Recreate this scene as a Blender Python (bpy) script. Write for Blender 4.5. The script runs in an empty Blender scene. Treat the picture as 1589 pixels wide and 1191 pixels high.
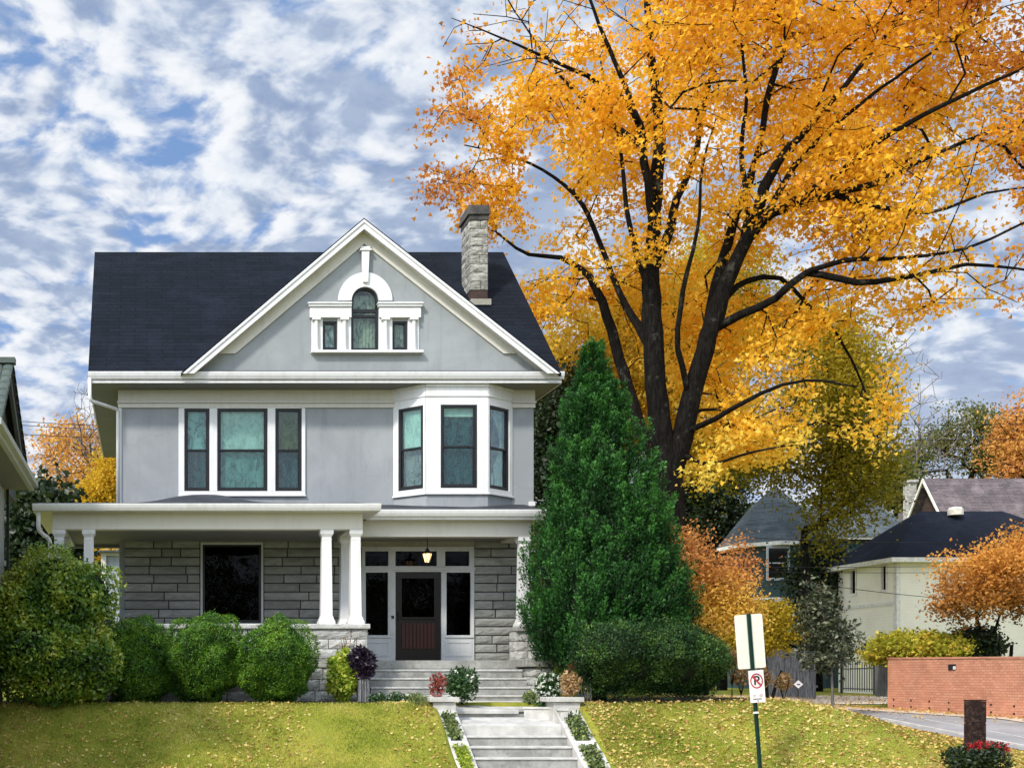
import bpy, math, random
import numpy as np
from mathutils import Vector, Matrix

sc = bpy.context.scene
C = sc.collection
random.seed(7)
rng = np.random.default_rng(11)

# ------------------------------------------------------------------ camera
F, VX, HZ, CZ = 1860.0, 228.0, 1050.0, 1.8      # focal length (photo px), axis, eye level, eye height
def X(px, D): return (px - VX) * D / F
def Z(py, D): return CZ + (HZ - py) * D / F
def P(px, py, D): return (X(px, D), D, Z(py, D))
cam = bpy.data.objects.new("camera", bpy.data.cameras.new("camera")); C.objects.link(cam)
cam.location = (0, 0, CZ); cam.rotation_euler = (math.radians(90), 0, 0)
cam.data.sensor_width = 36; cam.data.lens = 36 * F / 1589
cam.data.shift_x = (794.5 - VX) / 1589; cam.data.shift_y = (HZ - 595.5) / 1589
cam.data.clip_end = 3000
sc.camera = cam

# ------------------------------------------------------------------ light
SUN_EL, SUN_AZ = math.radians(41), math.radians(224)      # azimuth clockwise from +Y
sd = Vector((math.sin(SUN_AZ) * math.cos(SUN_EL), math.cos(SUN_AZ) * math.cos(SUN_EL), math.sin(SUN_EL)))
sun = bpy.data.objects.new("sun", bpy.data.lights.new("sun", 'SUN')); C.objects.link(sun)
sun.data.energy = 3.0; sun.data.angle = math.radians(6); sun.data.color = (1, .93, .82)
sun.rotation_euler = sd.to_track_quat('Z', 'Y').to_euler()
sc.view_settings.view_transform = 'Standard'; sc.view_settings.look = 'None'
sc.view_settings.exposure = 0.38; sc.view_settings.gamma = 1
sc.cycles.denoising_prefilter = 'NONE'; sc.cycles.max_bounces = 6; sc.cycles.transparent_max_bounces = 12
sc.cycles.diffuse_bounces = 3; sc.cycles.glossy_bounces = 3; sc.cycles.transmission_bounces = 4

class NT:
    def __init__(s, tree): s.t = tree
    def n(s, typ, **kw):
        nd = s.t.nodes.new(typ); ins = kw.pop('ins', {})
        for k, v in kw.items(): setattr(nd, k, v)
        for k, v in ins.items():
            if isinstance(v, bpy.types.NodeSocket): s.t.links.new(v, nd.inputs[k])
            else: nd.inputs[k].default_value = v
        return nd
    def m(s, op, a, b=None, c=None, clamp=False):
        ins = {0: a}
        if b is not None: ins[1] = b
        if c is not None: ins[2] = c
        return s.n('ShaderNodeMath', operation=op, use_clamp=clamp, ins=ins).outputs[0]
    def v(s, op, a, b=None):
        ins = {0: a}
        if b is not None: ins[1] = b
        return s.n('ShaderNodeVectorMath', operation=op, ins=ins).outputs[0]
    def mix(s, fac, a, b, blend='MIX'):
        nd = s.n('ShaderNodeMix', data_type='RGBA', blend_type=blend)
        for i, v in ((0, fac), (6, a), (7, b)):
            if isinstance(v, bpy.types.NodeSocket): s.t.links.new(v, nd.inputs[i])
            elif i and len(v) == 3: nd.inputs[i].default_value = (*v, 1)
            else: nd.inputs[i].default_value = v
        return nd.outputs[2]
    def step(s, x, lo, hi):
        nd = s.n('ShaderNodeMapRange', interpolation_type='SMOOTHSTEP', ins={0: x, 1: lo, 2: hi, 3: 0.0, 4: 1.0})
        return nd.outputs[0]
    def noise(s, vec, scale, detail=4, rough=.55, dist=0.0):
        nd = s.n('ShaderNodeTexNoise', ins={'Vector': vec, 'Scale': scale, 'Detail': detail, 'Roughness': rough, 'Distortion': dist})
        return nd.outputs[0]

world = bpy.data.worlds.new("World"); sc.world = world; world.use_nodes = True; world.cycles.sampling_method = 'MANUAL'; world.cycles.sample_map_resolution = 512
wt = NT(world.node_tree); world.node_tree.nodes.clear()
tc = wt.n('ShaderNodeTexCoord').outputs['Generated']
sky = wt.n('ShaderNodeTexSky', sky_type='NISHITA', sun_disc=False, sun_elevation=SUN_EL, sun_rotation=SUN_AZ).outputs[0]
blue = wt.mix(1.0, sky, (.088, .088, .094), 'MULTIPLY')
sp = wt.n('ShaderNodeSeparateXYZ', ins={0: tc})
den = wt.m('ADD', wt.m('MAXIMUM', sp.outputs[2], 0.0), .34)
pv = wt.n('ShaderNodeCombineXYZ', ins={0: wt.m('DIVIDE', sp.outputs[0], den), 1: wt.m('DIVIDE', sp.outputs[1], den), 2: 3.7}).outputs[0]
rot = wt.n('ShaderNodeMapping', ins={0: pv, 'Rotation': (0, 0, math.radians(-22)), 'Scale': (.95, 1.08, 1)}).outputs[0]
def clouds(v, det):
    w = wt.v('ADD', v, wt.v('SCALE', wt.v('SUBTRACT', wt.n('ShaderNodeTexNoise', ins={'Vector': v, 'Scale': 5.0, 'Detail': 2.0}).outputs['Color'], (.5, .5, .5))))
    w.node.inputs[1].links[0].from_node.inputs['Scale'].default_value = .10
    n = wt.noise(w, 15.0, det, .55)
    vo = wt.n('ShaderNodeTexVoronoi', feature='F1', ins={'Vector': w, 'Scale': 18.0}).outputs['Distance']
    b = wt.noise(v, 5.0, 3, .5)
    return wt.m('ADD', wt.m('ADD', wt.m('MULTIPLY', n, .75), wt.m('MULTIPLY', vo, -.16)), wt.m('MULTIPLY', b, .50))
den1 = clouds(rot, 6)
den2 = clouds(wt.v('ADD', rot, (-.015, .018, 0.0)), 4)
alpha = wt.step(den1, .345, .50)
diff = wt.m('SUBTRACT', den1, den2)
lit = wt.step(wt.m('ADD', diff, wt.m('MULTIPLY', wt.m('SUBTRACT', .545, den1), .75)), -.08, .15)
thick = wt.step(wt.m('ADD', den2, wt.m('MULTIPLY', diff, -.6)), .48, .66)
und = wt.noise(rot, 10.0, 6, .6)
ccol = wt.mix(lit, wt.mix(wt.step(und, .36, .64), (.235, .315, .475), (.44, .515, .635)), (.71, .73, .76))
ccol = wt.mix(wt.m('MULTIPLY', thick, .5), ccol, (.20, .265, .41))
blue = wt.mix(.7, blue, (.18, .31, .58))
skyc = wt.mix(alpha, blue, ccol)
hor = wt.step(sp.outputs[2], .30, .0)
skyc = wt.mix(wt.m('MULTIPLY', hor, .55), skyc, (.56, .61, .73))
skyc = wt.mix(wt.step(sp.outputs[2], .015, -.01), skyc, (.33, .35, .36))
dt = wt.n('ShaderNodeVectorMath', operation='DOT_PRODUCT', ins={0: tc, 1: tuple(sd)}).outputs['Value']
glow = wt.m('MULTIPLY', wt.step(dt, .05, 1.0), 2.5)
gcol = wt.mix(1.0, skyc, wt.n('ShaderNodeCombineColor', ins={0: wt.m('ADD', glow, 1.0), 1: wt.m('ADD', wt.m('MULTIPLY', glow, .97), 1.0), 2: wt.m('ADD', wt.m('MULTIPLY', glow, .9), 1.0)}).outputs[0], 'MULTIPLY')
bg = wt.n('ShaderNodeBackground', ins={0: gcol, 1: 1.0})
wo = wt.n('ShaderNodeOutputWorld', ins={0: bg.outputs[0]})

# ------------------------------------------------------------------ materials
def new_mat(name):
    m = bpy.data.materials.new(name); m.use_nodes = True
    m.node_tree.nodes.clear(); t = NT(m.node_tree)
    return m, t
def finish(m, t, col, rough=.7, bump=None, bstr=.3, bdist=.02, spec=.3, **kw):
    ins = {'Base Color': col if isinstance(col, bpy.types.NodeSocket) else (*col, 1), 'Roughness': rough, 'Specular IOR Level': spec}
    ins.update(kw)
    if bump is not None:
        ins['Normal'] = t.n('ShaderNodeBump', ins={'Strength': bstr, 'Distance': bdist, 'Height': bump}).outputs[0]
    b = t.n('ShaderNodeBsdfPrincipled', ins=ins)
    t.n('ShaderNodeOutputMaterial', ins={0: b.outputs[0]})
    return m
def pos(t): return t.n('ShaderNodeNewGeometry').outputs['Position']
def mat_paint(name, c1, c2, rough=.5, sc1=1.2, fine=30, dirt=.5, bstr=.15):
    m, t = new_mat(name); p = pos(t)
    st = t.n('ShaderNodeMapping', ins={0: p, 'Scale': (3.5, 3.5, .5)}).outputs[0]
    a = t.noise(p, sc1, 6, .6); b = t.noise(st, 2.5, 6, .65)
    f = t.step(t.m('ADD', t.m('MULTIPLY', a, .5), t.m('MULTIPLY', b, .5)), .44, .68)
    col = t.mix(t.m('MULTIPLY', f, dirt), c1, c2)
    return finish(m, t, col, rough, t.noise(p, fine, 4), bstr, .01)
def mat_stucco(name, c1, c2):
    m, t = new_mat(name); p = pos(t)
    a = t.noise(p, .7, 6, .62, .6); b = t.noise(p, 4, 5, .6)
    st = t.n('ShaderNodeMapping', ins={0: p, 'Scale': (2.2, 2.2, .25)}).outputs[0]
    s = t.noise(st, 2.0, 5, .6)
    col = t.mix(t.step(a, .35, .7), c1, c2)
    col = t.mix(t.m('MULTIPLY', t.step(s, .50, .72), .28), col, tuple(x * .6 for x in c1))
    vo = t.n('ShaderNodeTexVoronoi', feature='DISTANCE_TO_EDGE', ins={'Vector': t.v('ADD', p, t.n('ShaderNodeTexNoise', ins={'Vector': p, 'Scale': 1.3, 'Detail': 5}).outputs['Color']), 'Scale': .33}).outputs[0]
    crack = t.step(vo, .007, .0)
    col = t.mix(t.m('MULTIPLY', crack, .13), col, tuple(x * .5 for x in c1))
    h = t.m('ADD', t.noise(p, 55, 4), t.m('MULTIPLY', b, 1.2))
    return finish(m, t, col, .85, h, .35, .012, .2)
def mat_shingle(name, c1, c2, sx=1.0, sy=1.0, along='x'):
    m, t = new_mat(name); p = pos(t); s = t.n('ShaderNodeSeparateXYZ', ins={0: p})
    hx = s.outputs[0] if along == 'x' else t.m('ADD', s.outputs[0], s.outputs[1])
    v = t.n('ShaderNodeCombineXYZ', ins={0: t.m('MULTIPLY', hx, sx), 1: t.m('MULTIPLY', s.outputs[2], sy)}).outputs[0]
    br = t.n('ShaderNodeTexBrick', offset=.43, ins={'Vector': v, 'Color1': (*c1, 1), 'Color2': (*c2, 1), 'Mortar': (*[x * .32 for x in c1], 1), 'Scale': 1.0, 'Mortar Size': .012, 'Mortar Smooth': .4, 'Bias': -.1, 'Brick Width': .7, 'Row Height': .13})
    n = t.noise(p, .9, 6, .65); n2 = t.noise(p, 9, 5, .7)
    col = t.mix(t.m('MULTIPLY', t.step(n, .42, .72), .6), br.outputs[0], tuple(x * 1.7 for x in c2))
    col = t.mix(t.m('MULTIPLY', t.step(n2, .45, .75), .5), col, tuple(x * .6 for x in c1))
    h = t.m('ADD', t.m('MULTIPLY', br.outputs[1], -1.0), t.noise(p, 60, 3))
    return finish(m, t, col, .9, h, .6, .015, .15)
def mat_stone(name, c1, c2, c3, fs=1.0):
    m, t = new_mat(name); p = pos(t)
    st = t.n('ShaderNodeMapping', ins={0: p, 'Scale': (1, 1, 3.5)}).outputs[0]
    a = t.noise(st, 1.6 * fs, 8, .68, .4); b = t.noise(st, 7 * fs, 7, .7, .5)
    at = t.n('ShaderNodeAttribute', attribute_name='rnd').outputs['Fac']
    col = t.mix(t.step(a, .36, .66), c1, c2)
    col = t.mix(t.m('MULTIPLY', t.step(b, .5, .72), .55), col, c3)
    col = t.mix(t.m('MULTIPLY', at, .45), col, tuple(x * .5 for x in c1))
    return finish(m, t, col, .9, t.m('ADD', b, t.noise(p, 40, 4)), .7, .03, .15)
def mat_leaf(name, ramp, trans=.35, rough=.5, spec=.35, tcol=1.25):
    m, t = new_mat(name)
    at = t.n('ShaderNodeAttribute', attribute_name='hue').outputs['Fac']
    cr = t.n('ShaderNodeValToRGB', ins={0: at}); e = cr.color_ramp.elements
    while len(e) < len(ramp): e.new(.5)
    for i, (q, c) in enumerate(ramp): e[i].position = q; e[i].color = (*c, 1)
    col = cr.outputs[0]
    b = t.n('ShaderNodeBsdfPrincipled', ins={'Base Color': col, 'Roughness': rough, 'Specular IOR Level': spec})
    tr = t.n('ShaderNodeBsdfTranslucent', ins={0: t.mix(1.0, col, (tcol, tcol, tcol * .8), 'MULTIPLY')})
    mx = t.n('ShaderNodeMixShader', ins={0: trans, 1: b.outputs[0], 2: tr.outputs[0]})
    t.n('ShaderNodeOutputMaterial', ins={0: mx.outputs[0]})
    return m
def mat_bark(name, c1, c2, c3=None):
    m, t = new_mat(name); p = pos(t)
    st = t.n('ShaderNodeMapping', ins={0: p, 'Scale': (9, 9, 1.6)}).outputs[0]
    a = t.noise(st, 1.6, 7, .7, .8); b = t.noise(p, 2.3, 6, .7)
    col = t.mix(t.step(a, .38, .66), c1, c2)
    if c3: col = t.mix(t.m('MULTIPLY', t.step(b, .56, .68), .6), col, c3)
    return finish(m, t, col, .95, a, 1.0, .05, .1)
def mat_glass(name, tint=(.8, .9, .88), refl=1.0, wob=.12):
    m, t = new_mat(name); p = pos(t)
    nb = t.n('ShaderNodeBump', ins={'Strength': wob, 'Distance': .05, 'Height': t.noise(p, 3.2, 2, .5, 1.5)}).outputs[0]
    fr = t.m('ADD', t.m('MULTIPLY', t.n('ShaderNodeFresnel', ins={0: 1.5, 'Normal': nb}).outputs[0], 1.6 * refl), .07 * refl, clamp=True)
    tr = t.n('ShaderNodeBsdfTransparent', ins={0: (*tint, 1)}); gl = t.n('ShaderNodeBsdfGlossy', ins={0: (1, 1, 1, 1), 'Roughness': .02, 'Normal': nb})
    mx = t.n('ShaderNodeMixShader', ins={0: fr, 1: tr.outputs[0], 2: gl.outputs[0]})
    t.n('ShaderNodeOutputMaterial', ins={0: mx.outputs[0]})
    return m
def mat_siding(name, c1, step=.13):
    m, t = new_mat(name); p = pos(t); s = t.n('ShaderNodeSeparateXYZ', ins={0: p})
    fr = t.m('FRACT', t.m('DIVIDE', s.outputs[2], step))
    col = t.mix(t.m('MULTIPLY', t.step(t.noise(p, 1.5, 5), .4, .7), .25), c1, tuple(x * .7 for x in c1))
    return finish(m, t, col, .6, fr, .6, .02)
def mat_brick(name, c1, c2, mortar, along='y', w=.21, h=.075):
    m, t = new_mat(name); p = pos(t); s = t.n('ShaderNodeSeparateXYZ', ins={0: p})
    v = t.n('ShaderNodeCombineXYZ', ins={0: s.outputs[1 if along == 'y' else 0], 1: s.outputs[2]}).outputs[0]
    br = t.n('ShaderNodeTexBrick', ins={'Vector': v, 'Color1': (*c1, 1), 'Color2': (*c2, 1), 'Mortar': (*mortar, 1), 'Scale': 1.0, 'Mortar Size': .009, 'Brick Width': w, 'Row Height': h})
    n = t.noise(p, .8, 6, .7)
    col = t.mix(t.m('MULTIPLY', t.step(n, .45, .7), .45), br.outputs[0], tuple(min(1, x * 1.5) for x in c1))
    col = t.mix(t.m('MULTIPLY', t.step(t.noise(p, 1.7, 6, .7), .52, .75), .4), col, tuple(x * .5 for x in c1))
    return finish(m, t, col, .9, br.outputs[1], -.5, .01, .2)
def mat_conc(name, c1, c2, s1=1.5, c3=None):
    m, t = new_mat(name); p = pos(t)
    a = t.noise(p, s1, 8, .68); b = t.noise(p, 14, 6, .7)
    col = t.mix(t.step(a, .36, .66), c1, c2)
    col = t.mix(t.m('MULTIPLY', t.step(b, .48, .75), .5), col, c3 or tuple(x * .45 for x in c1))
    return finish(m, t, col, .9, b, .4, .015, .2)
def mat_plain(name, c, rough=.5, **kw):
    m, t = new_mat(name); p = pos(t)
    col = t.mix(t.step(t.noise(p, 6, 5, .6), .3, .8), tuple(x * .8 for x in c), tuple(min(1, x * 1.15) for x in c))
    return finish(m, t, col, rough, **kw)
def mat_cloth(name, c, tr=.4, refl_mottle=.0):
    m, t = new_mat(name); p = pos(t); q = t.n('ShaderNodeMapping', ins={0: p, 'Scale': (1.6, 1.6, .9)}).outputs[0]
    col = t.mix(t.m('MULTIPLY', t.step(t.noise(q, 2.4, 5, .6, 2.2), .42, .68), refl_mottle), c, tuple(x * .18 for x in c))  # mottling puts imitated glass reflections into the cloth colour
    b = t.n('ShaderNodeBsdfDiffuse', ins={0: col}); d = t.n('ShaderNodeBsdfTranslucent', ins={0: col})
    mx = t.n('ShaderNodeMixShader', ins={0: tr, 1: b.outputs[0], 2: d.outputs[0]})
    t.n('ShaderNodeOutputMaterial', ins={0: mx.outputs[0]})
    return m
M = {}
M['white'] = mat_paint('white_paint', (.70, .70, .71), (.50, .48, .43), .45, 1.1)
M['trim'] = mat_paint('trim_paint', (.60, .58, .53), (.44, .41, .35), .5, .9, dirt=.4)
M['greytrim'] = mat_paint('grey_door_paint', (.50, .51, .52), (.34, .34, .33), .5)
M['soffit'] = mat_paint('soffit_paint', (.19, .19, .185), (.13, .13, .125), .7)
M['stucco'] = mat_stucco('grey_stucco', (.262, .278, .296), (.325, .34, .358))
M['gable'] = mat_stucco('gable_stucco', (.25, .27, .283), (.305, .325, .338))
M['roof'] = mat_shingle('dark_shingle', (.0032, .0055, .0105), (.0065, .010, .0165))
M['membrane'] = mat_conc('roof_membrane', (.03, .034, .042), (.06, .066, .075), 1.2)
M['stone'] = mat_stone('grey_limestone', (.28, .285, .265), (.40, .405, .38), (.13, .13, .12))
M['lstone'] = mat_stone('light_limestone', (.44, .44, .42), (.58, .575, .55), (.17, .17, .16), 1.2)
M['cstone'] = mat_stone('chimney_stone', (.20, .195, .165), (.60, .58, .52), (.02, .02, .02), 2.6)
M['mortar'] = mat_conc('mortar', (.035, .035, .035), (.07, .07, .065))
M['lintel'] = mat_conc('lintel_stone', (.27, .26, .21), (.33, .31, .26))
M['conc'] = mat_conc('step_concrete', (.22, .22, .205), (.36, .355, .33), 3.2, (.08, .08, .07))
M['wconc'] = mat_conc('white_concrete', (.40, .39, .365), (.56, .55, .52), 3.5, (.15, .14, .12))
M['black'] = mat_plain('black_sash', (.012, .013, .014), .35)
M['darkmetal'] = mat_plain('dark_metal', (.015, .015, .015), .4)
M['wood'] = mat_plain('dark_door_wood', (.008, .004, .0035), .3)
M['redwood'] = mat_plain('red_door_wood', (.045, .010, .006), .4)
M['glass'] = mat_glass('window_glass', (.85, .95, .93), .22, .12)
M['dglass'] = mat_glass('dark_glass', (.15, .15, .17), .05, .02)
M['shade'] = mat_cloth('shade_cloth', (.44, .57, .53), .1, .4)
M['lace'] = mat_cloth('lace_cloth', (.15, .29, .28), .2, .7)
M['olive'] = mat_cloth('olive_reflection_cloth', (.10, .11, .03), .2, .6); M['reflswirl'] = mat_cloth('reflection_cloth', (.24, .42, .42), .15, .9)
M['pale'] = mat_cloth('pale_reflection_lace', (.62, .66, .66), .15, 1.0); M['pale2'] = mat_cloth('dim_reflection_lace', (.40, .38, .30), .15, 1.0)  # gable window cloths, whitish reflections painted into their mottling
M['teal'] = mat_cloth('teal_cloth', (.02, .085, .10), .2, .7)
M['greycloth'] = mat_cloth('grey_cloth', (.22, .24, .26), .2, .6)
M['asphalt'] = mat_conc('asphalt', (.25, .245, .25), (.33, .32, .325), 1.1, (.14, .14, .14))
M['sidewalk'] = mat_conc('pale_concrete', (.52, .44, .35), (.66, .56, .46), 1.3, (.36, .27, .19))
M['bark'] = mat_bark('dark_bark', (.004, .0035, .003), (.016, .014, .012), (.075, .075, .062))
M['gbark'] = mat_bark('grey_bark', (.10, .09, .085), (.20, .18, .17))
M['fence'] = mat_bark('weathered_boards', (.10, .105, .11), (.26, .26, .27))
M['iron'] = mat_plain('black_iron', (.012, .012, .013), .5)

# ------------------------------------------------------------------ mesh helpers
def link(o, parent=None):
    C.objects.link(o)
    if parent is not None:
        o.parent = parent
        r = parent
        while r.parent is not None: r = r.parent
        o.location = (0, 0, 0) if parent is not r else tuple(-v for v in r.location) if r.type == 'EMPTY' else (0, 0, 0)
    return o
def tag(o, label, cat, group=None, kind=None):
    if label: o['label'] = label
    if cat: o['category'] = cat
    if group: o['group'] = group
    if kind: o['kind'] = kind
    return o
def thing(name, label, cat, loc=(0, 0, 0), group=None):
    o = bpy.data.objects.new(name, None); o.empty_display_size = .2; o.location = loc; C.objects.link(o)
    return tag(o, label, cat, group)
class MB:
    def __init__(s): s.v = []; s.f = []; s.r = []; s.O = Vector((0, 0, 0)); s.u = Vector((1, 0, 0)); s.n = Vector((0, 1, 0)); s.rv = None
    def frame(s, O=(0, 0, 0), u=(1, 0, 0)):
        s.O = Vector(O); s.u = Vector(u).normalized(); s.n = Vector((-s.u.y, s.u.x, 0)); return s
    def T(s, p): return s.O + s.u * p[0] + s.n * p[1] + Vector((0, 0, p[2]))
    def add(s, vs, fs, r=0.0):
        k = len(s.v); s.v += [tuple(s.T(p)) for p in vs]; s.f += [tuple(k + i for i in f) for f in fs]; s.r += [r] * len(vs)
        return s
    def box(s, a0, a1, b0, b1, c0, c1):
        vs = [(a, b, c) for c in (c0, c1) for b in (b0, b1) for a in (a0, a1)]
        return s.add(vs, [(0, 2, 3, 1), (4, 5, 7, 6), (0, 1, 5, 4), (2, 6, 7, 3), (0, 4, 6, 2), (1, 3, 7, 5)])
    def prism(s, pts, b0, b1):            # pts (a,c) outline, counter-clockwise seen from -b
        n = len(pts); vs = [(a, b0, c) for a, c in pts] + [(a, b1, c) for a, c in pts]
        fs = [tuple(range(n)), tuple(range(2 * n - 1, n - 1, -1))] + [(i, i + n, (i + 1) % n + n, (i + 1) % n) for i in range(n)]
        return s.add(vs, fs)
    def slab(s, top, th):                 # polygon in 3D, thickened downwards
        n = len(top); vs = list(top) + [(x, y, z - th) for x, y, z in top]
        return s.add(vs, [tuple(range(n)), tuple(range(2 * n - 1, n - 1, -1))] + [(i, i + n, (i + 1) % n + n, (i + 1) % n) for i in range(n)])
    def lathe(s, cx, cy, prof, n=12, sq=False):
        vs = []; k = 4 if sq else n
        for r, z in prof:
            for i in range(k):
                a = (i + .5) * 2 * math.pi / k; q = r * (math.sqrt(2) if sq else 1)
                vs.append((cx + q * math.cos(a), cy + q * math.sin(a), z))
        fs = [(j * k + i, j * k + (i + 1) % k, (j + 1) * k + (i + 1) % k, (j + 1) * k + i) for j in range(len(prof) - 1) for i in range(k)]
        fs += [tuple(range(k - 1, -1, -1)), tuple((len(prof) - 1) * k + i for i in range(k))]
        return s.add(vs, fs)
    def tube(s, pts, rad, n=8):
        pts = [Vector(p) for p in pts]; rad = rad if isinstance(rad, (list, tuple)) else [rad] * len(pts); vs = []; up = None
        for i, p in enumerate(pts):
            d = (pts[min(i + 1, len(pts) - 1)] - pts[max(i - 1, 0)]).normalized()
            if up is None: up = Vector((0, 0, 1)) if abs(d.z) < .9 else Vector((1, 0, 0))
            a = d.cross(up).normalized(); b = a.cross(d).normalized(); up = b
            for k in range(n):
                t = 2 * math.pi * k / n; q = p + (a * math.cos(t) + b * math.sin(t)) * rad[i]; vs.append(tuple(q))
        fs = [(j * n + i, (j + 1) * n + i, (j + 1) * n + (i + 1) % n, j * n + (i + 1) % n) for j in range(len(pts) - 1) for i in range(n)]
        fs += [tuple(range(n)), tuple((len(pts) - 1) * n + i for i in range(n - 1, -1, -1))]
        return s.add(vs, fs)
    def holes(s, a0, a1, c0, c1, b0, b1, hs):
        cs = sorted({c0, c1} | {min(max(h[k], c0), c1) for h in hs for k in (2, 3)})
        for i in range(len(cs) - 1):
            lo, hi = cs[i], cs[i + 1]
            if hi - lo < 1e-6: continue
            cut = sorted((max(h[0], a0), min(h[1], a1)) for h in hs if h[2] <= lo + 1e-6 and h[3] >= hi - 1e-6)
            x = a0
            for p, q in cut:
                if p > x + 1e-6: s.box(x, p, b0, b1, lo, hi)
                x = max(x, q)
            if x < a1 - 1e-6: s.box(x, a1, b0, b1, lo, hi)
        return s
    def ashlar(s, a0, a1, c0, c1, b, rows, hs, seed=1, lmin=.4, lmax=1.1, gap=.015, out=.045):
        R = random.Random(seed); h = (c1 - c0) / rows
        for k in range(rows):
            lo, hi = c0 + k * h, c0 + (k + 1) * h; mid = (lo + hi) / 2
            cut = sorted((q[0], q[1]) for q in hs if q[2] < mid < q[3]); x = a0; iv = []
            for p, q in cut:
                if p > x: iv.append((x, p))
                x = max(x, q)
            if x < a1: iv.append((x, a1))
            for p, q in iv:
                x = p
                while x < q - .05:
                    L = R.uniform(lmin, lmax)
                    if q - x - L < lmin * .7: L = q - x
                    e = min(x + L, q)
                    A0, A1, B0, B1 = x + gap, e - gap, lo + gap, hi - gap; n = max(2, int((A1 - A0) / .12)); vs = []; i_ = .018
                    for j in range(4):
                        for i in range(n + 1):
                            edge = i in (0, n) or j in (0, 3)
                            u = A0 + (A1 - A0) * i / n; w = B0 + (B1 - B0) * (j / 3)
                            if not edge: u += R.uniform(-.02, .02); w += R.uniform(-.012, .012)
                            vs.append((u, b - (0.012 if edge else out * R.uniform(.55, 1.0)), w))
                    m = len(vs)
                    fs = [(j * (n + 1) + i, j * (n + 1) + i + 1, (j + 1) * (n + 1) + i + 1, (j + 1) * (n + 1) + i) for j in range(3) for i in range(n)]
                    ring = [i for i in range(n + 1)] + [j * (n + 1) + n for j in range(1, 4)] + [3 * (n + 1) + i for i in range(n - 1, -1, -1)] + [j * (n + 1) for j in (2, 1)]
                    vs += [(vs[i][0], b + .01, vs[i][2]) for i in ring]; r = len(ring)
                    fs += [(ring[i], m + i, m + (i + 1) % r, ring[(i + 1) % r]) for i in range(r)]
                    s.add(vs, fs, R.random())
                    x = e
        return s
    def build(s, name, mat, parent=None, bevel=0, smooth=False, fix=True):
        me = bpy.data.meshes.new(name); me.from_pydata(s.v, [], s.f); me.materials.append(mat)
        at = me.attributes.new('rnd', 'FLOAT', 'POINT'); at.data.foreach_set('value', s.r)
        if fix:
            import bmesh
            bm = bmesh.new(); bm.from_mesh(me); bmesh.ops.recalc_face_normals(bm, faces=bm.faces); bm.to_mesh(me); bm.free()
        if smooth: me.shade_smooth()
        o = bpy.data.objects.new(name, me); link(o, parent)
        if bevel:
            md = o.modifiers.new('bevel', 'BEVEL'); md.width = bevel; md.segments = 2; md.limit_method = 'ANGLE'
        return o
def B(): return MB()

# lattice noise
_T = rng.random(65536)
def vn(Pn, scale, seed=0):
    q = np.asarray(Pn) * scale + seed * 17.3; i = np.floor(q).astype(np.int64); f = q - i; f = f * f * (3 - 2 * f); r = 0
    for dx in (0, 1):
        for dy in (0, 1):
            for dz in (0, 1):
                h = ((i[..., 0] + dx) * 73856093 ^ (i[..., 1] + dy) * 19349663 ^ (i[..., 2] + dz) * 83492791) & 65535
                w = (f[..., 0] if dx else 1 - f[..., 0]) * (f[..., 1] if dy else 1 - f[..., 1]) * (f[..., 2] if dz else 1 - f[..., 2])
                r = r + w * _T[h]
    return r
def np_mesh(name, V, polys, mat, parent=None, hue=None, smooth=False):
    """V (N,k,3) template copies, polys: list of tuples on k"""
    N, k = V.shape[:2]; me = bpy.data.meshes.new(name)
    me.vertices.add(N * k); me.vertices.foreach_set('co', V.reshape(-1).astype(np.float32))
    sizes = [len(p) for p in polys]; flat = np.concatenate([np.array(p) for p in polys]); L = len(flat)
    idx = (np.arange(N)[:, None] * k + flat[None, :]).reshape(-1)
    me.loops.add(N * L); me.loops.foreach_set('vertex_index', idx.astype(np.int32))
    st = np.concatenate([[0], np.cumsum(sizes)[:-1]]); ls = (np.arange(N)[:, None] * L + st[None, :]).reshape(-1)
    me.polygons.add(N * len(polys)); me.polygons.foreach_set('loop_start', ls.astype(np.int32))
    me.update(calc_edges=True); me.validate()
    if hue is not None:
        a = me.attributes.new('hue', 'FLOAT', 'POINT'); a.data.foreach_set('value', np.repeat(np.clip(hue, 0, 1), k).astype(np.float32))
    me.materials.append(mat)
    if smooth: me.shade_smooth()
    o = bpy.data.objects.new(name, me); return link(o, parent)
SH = {  # (along, across, lift)
 'kite': ([(0, 0, 0), (.45, .32, .06), (1, 0, -.05), (.45, -.32, .06)], [(0, 1, 2), (0, 2, 3)]),
 'maple': ([(0, 0, 0), (.25, .5, .08), (.5, .2, .02), (1, .0, -.08), (.5, -.2, .02), (.25, -.5, .08)], [(0, 5, 4), (0, 4, 3, 2), (0, 2, 1)]),
 'blade': ([(0, .06, 0), (0, -.06, 0), (.6, .035, .12), (1, 0, .35)], [(0, 1, 2), (1, 3, 2)]),
 'spray': ([(0, 0, 0), (.5, .09, .04), (1, 0, 0), (.5, -.09, .04), (.3, 0, 0), (.72, .30, .05), (.8, .12, 0), (.35, .04, 0), (.7, -.32, .05), (.82, -.14, 0)], [(0, 3, 2, 1), (4, 6, 5), (4, 8, 9)]),
}
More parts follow.
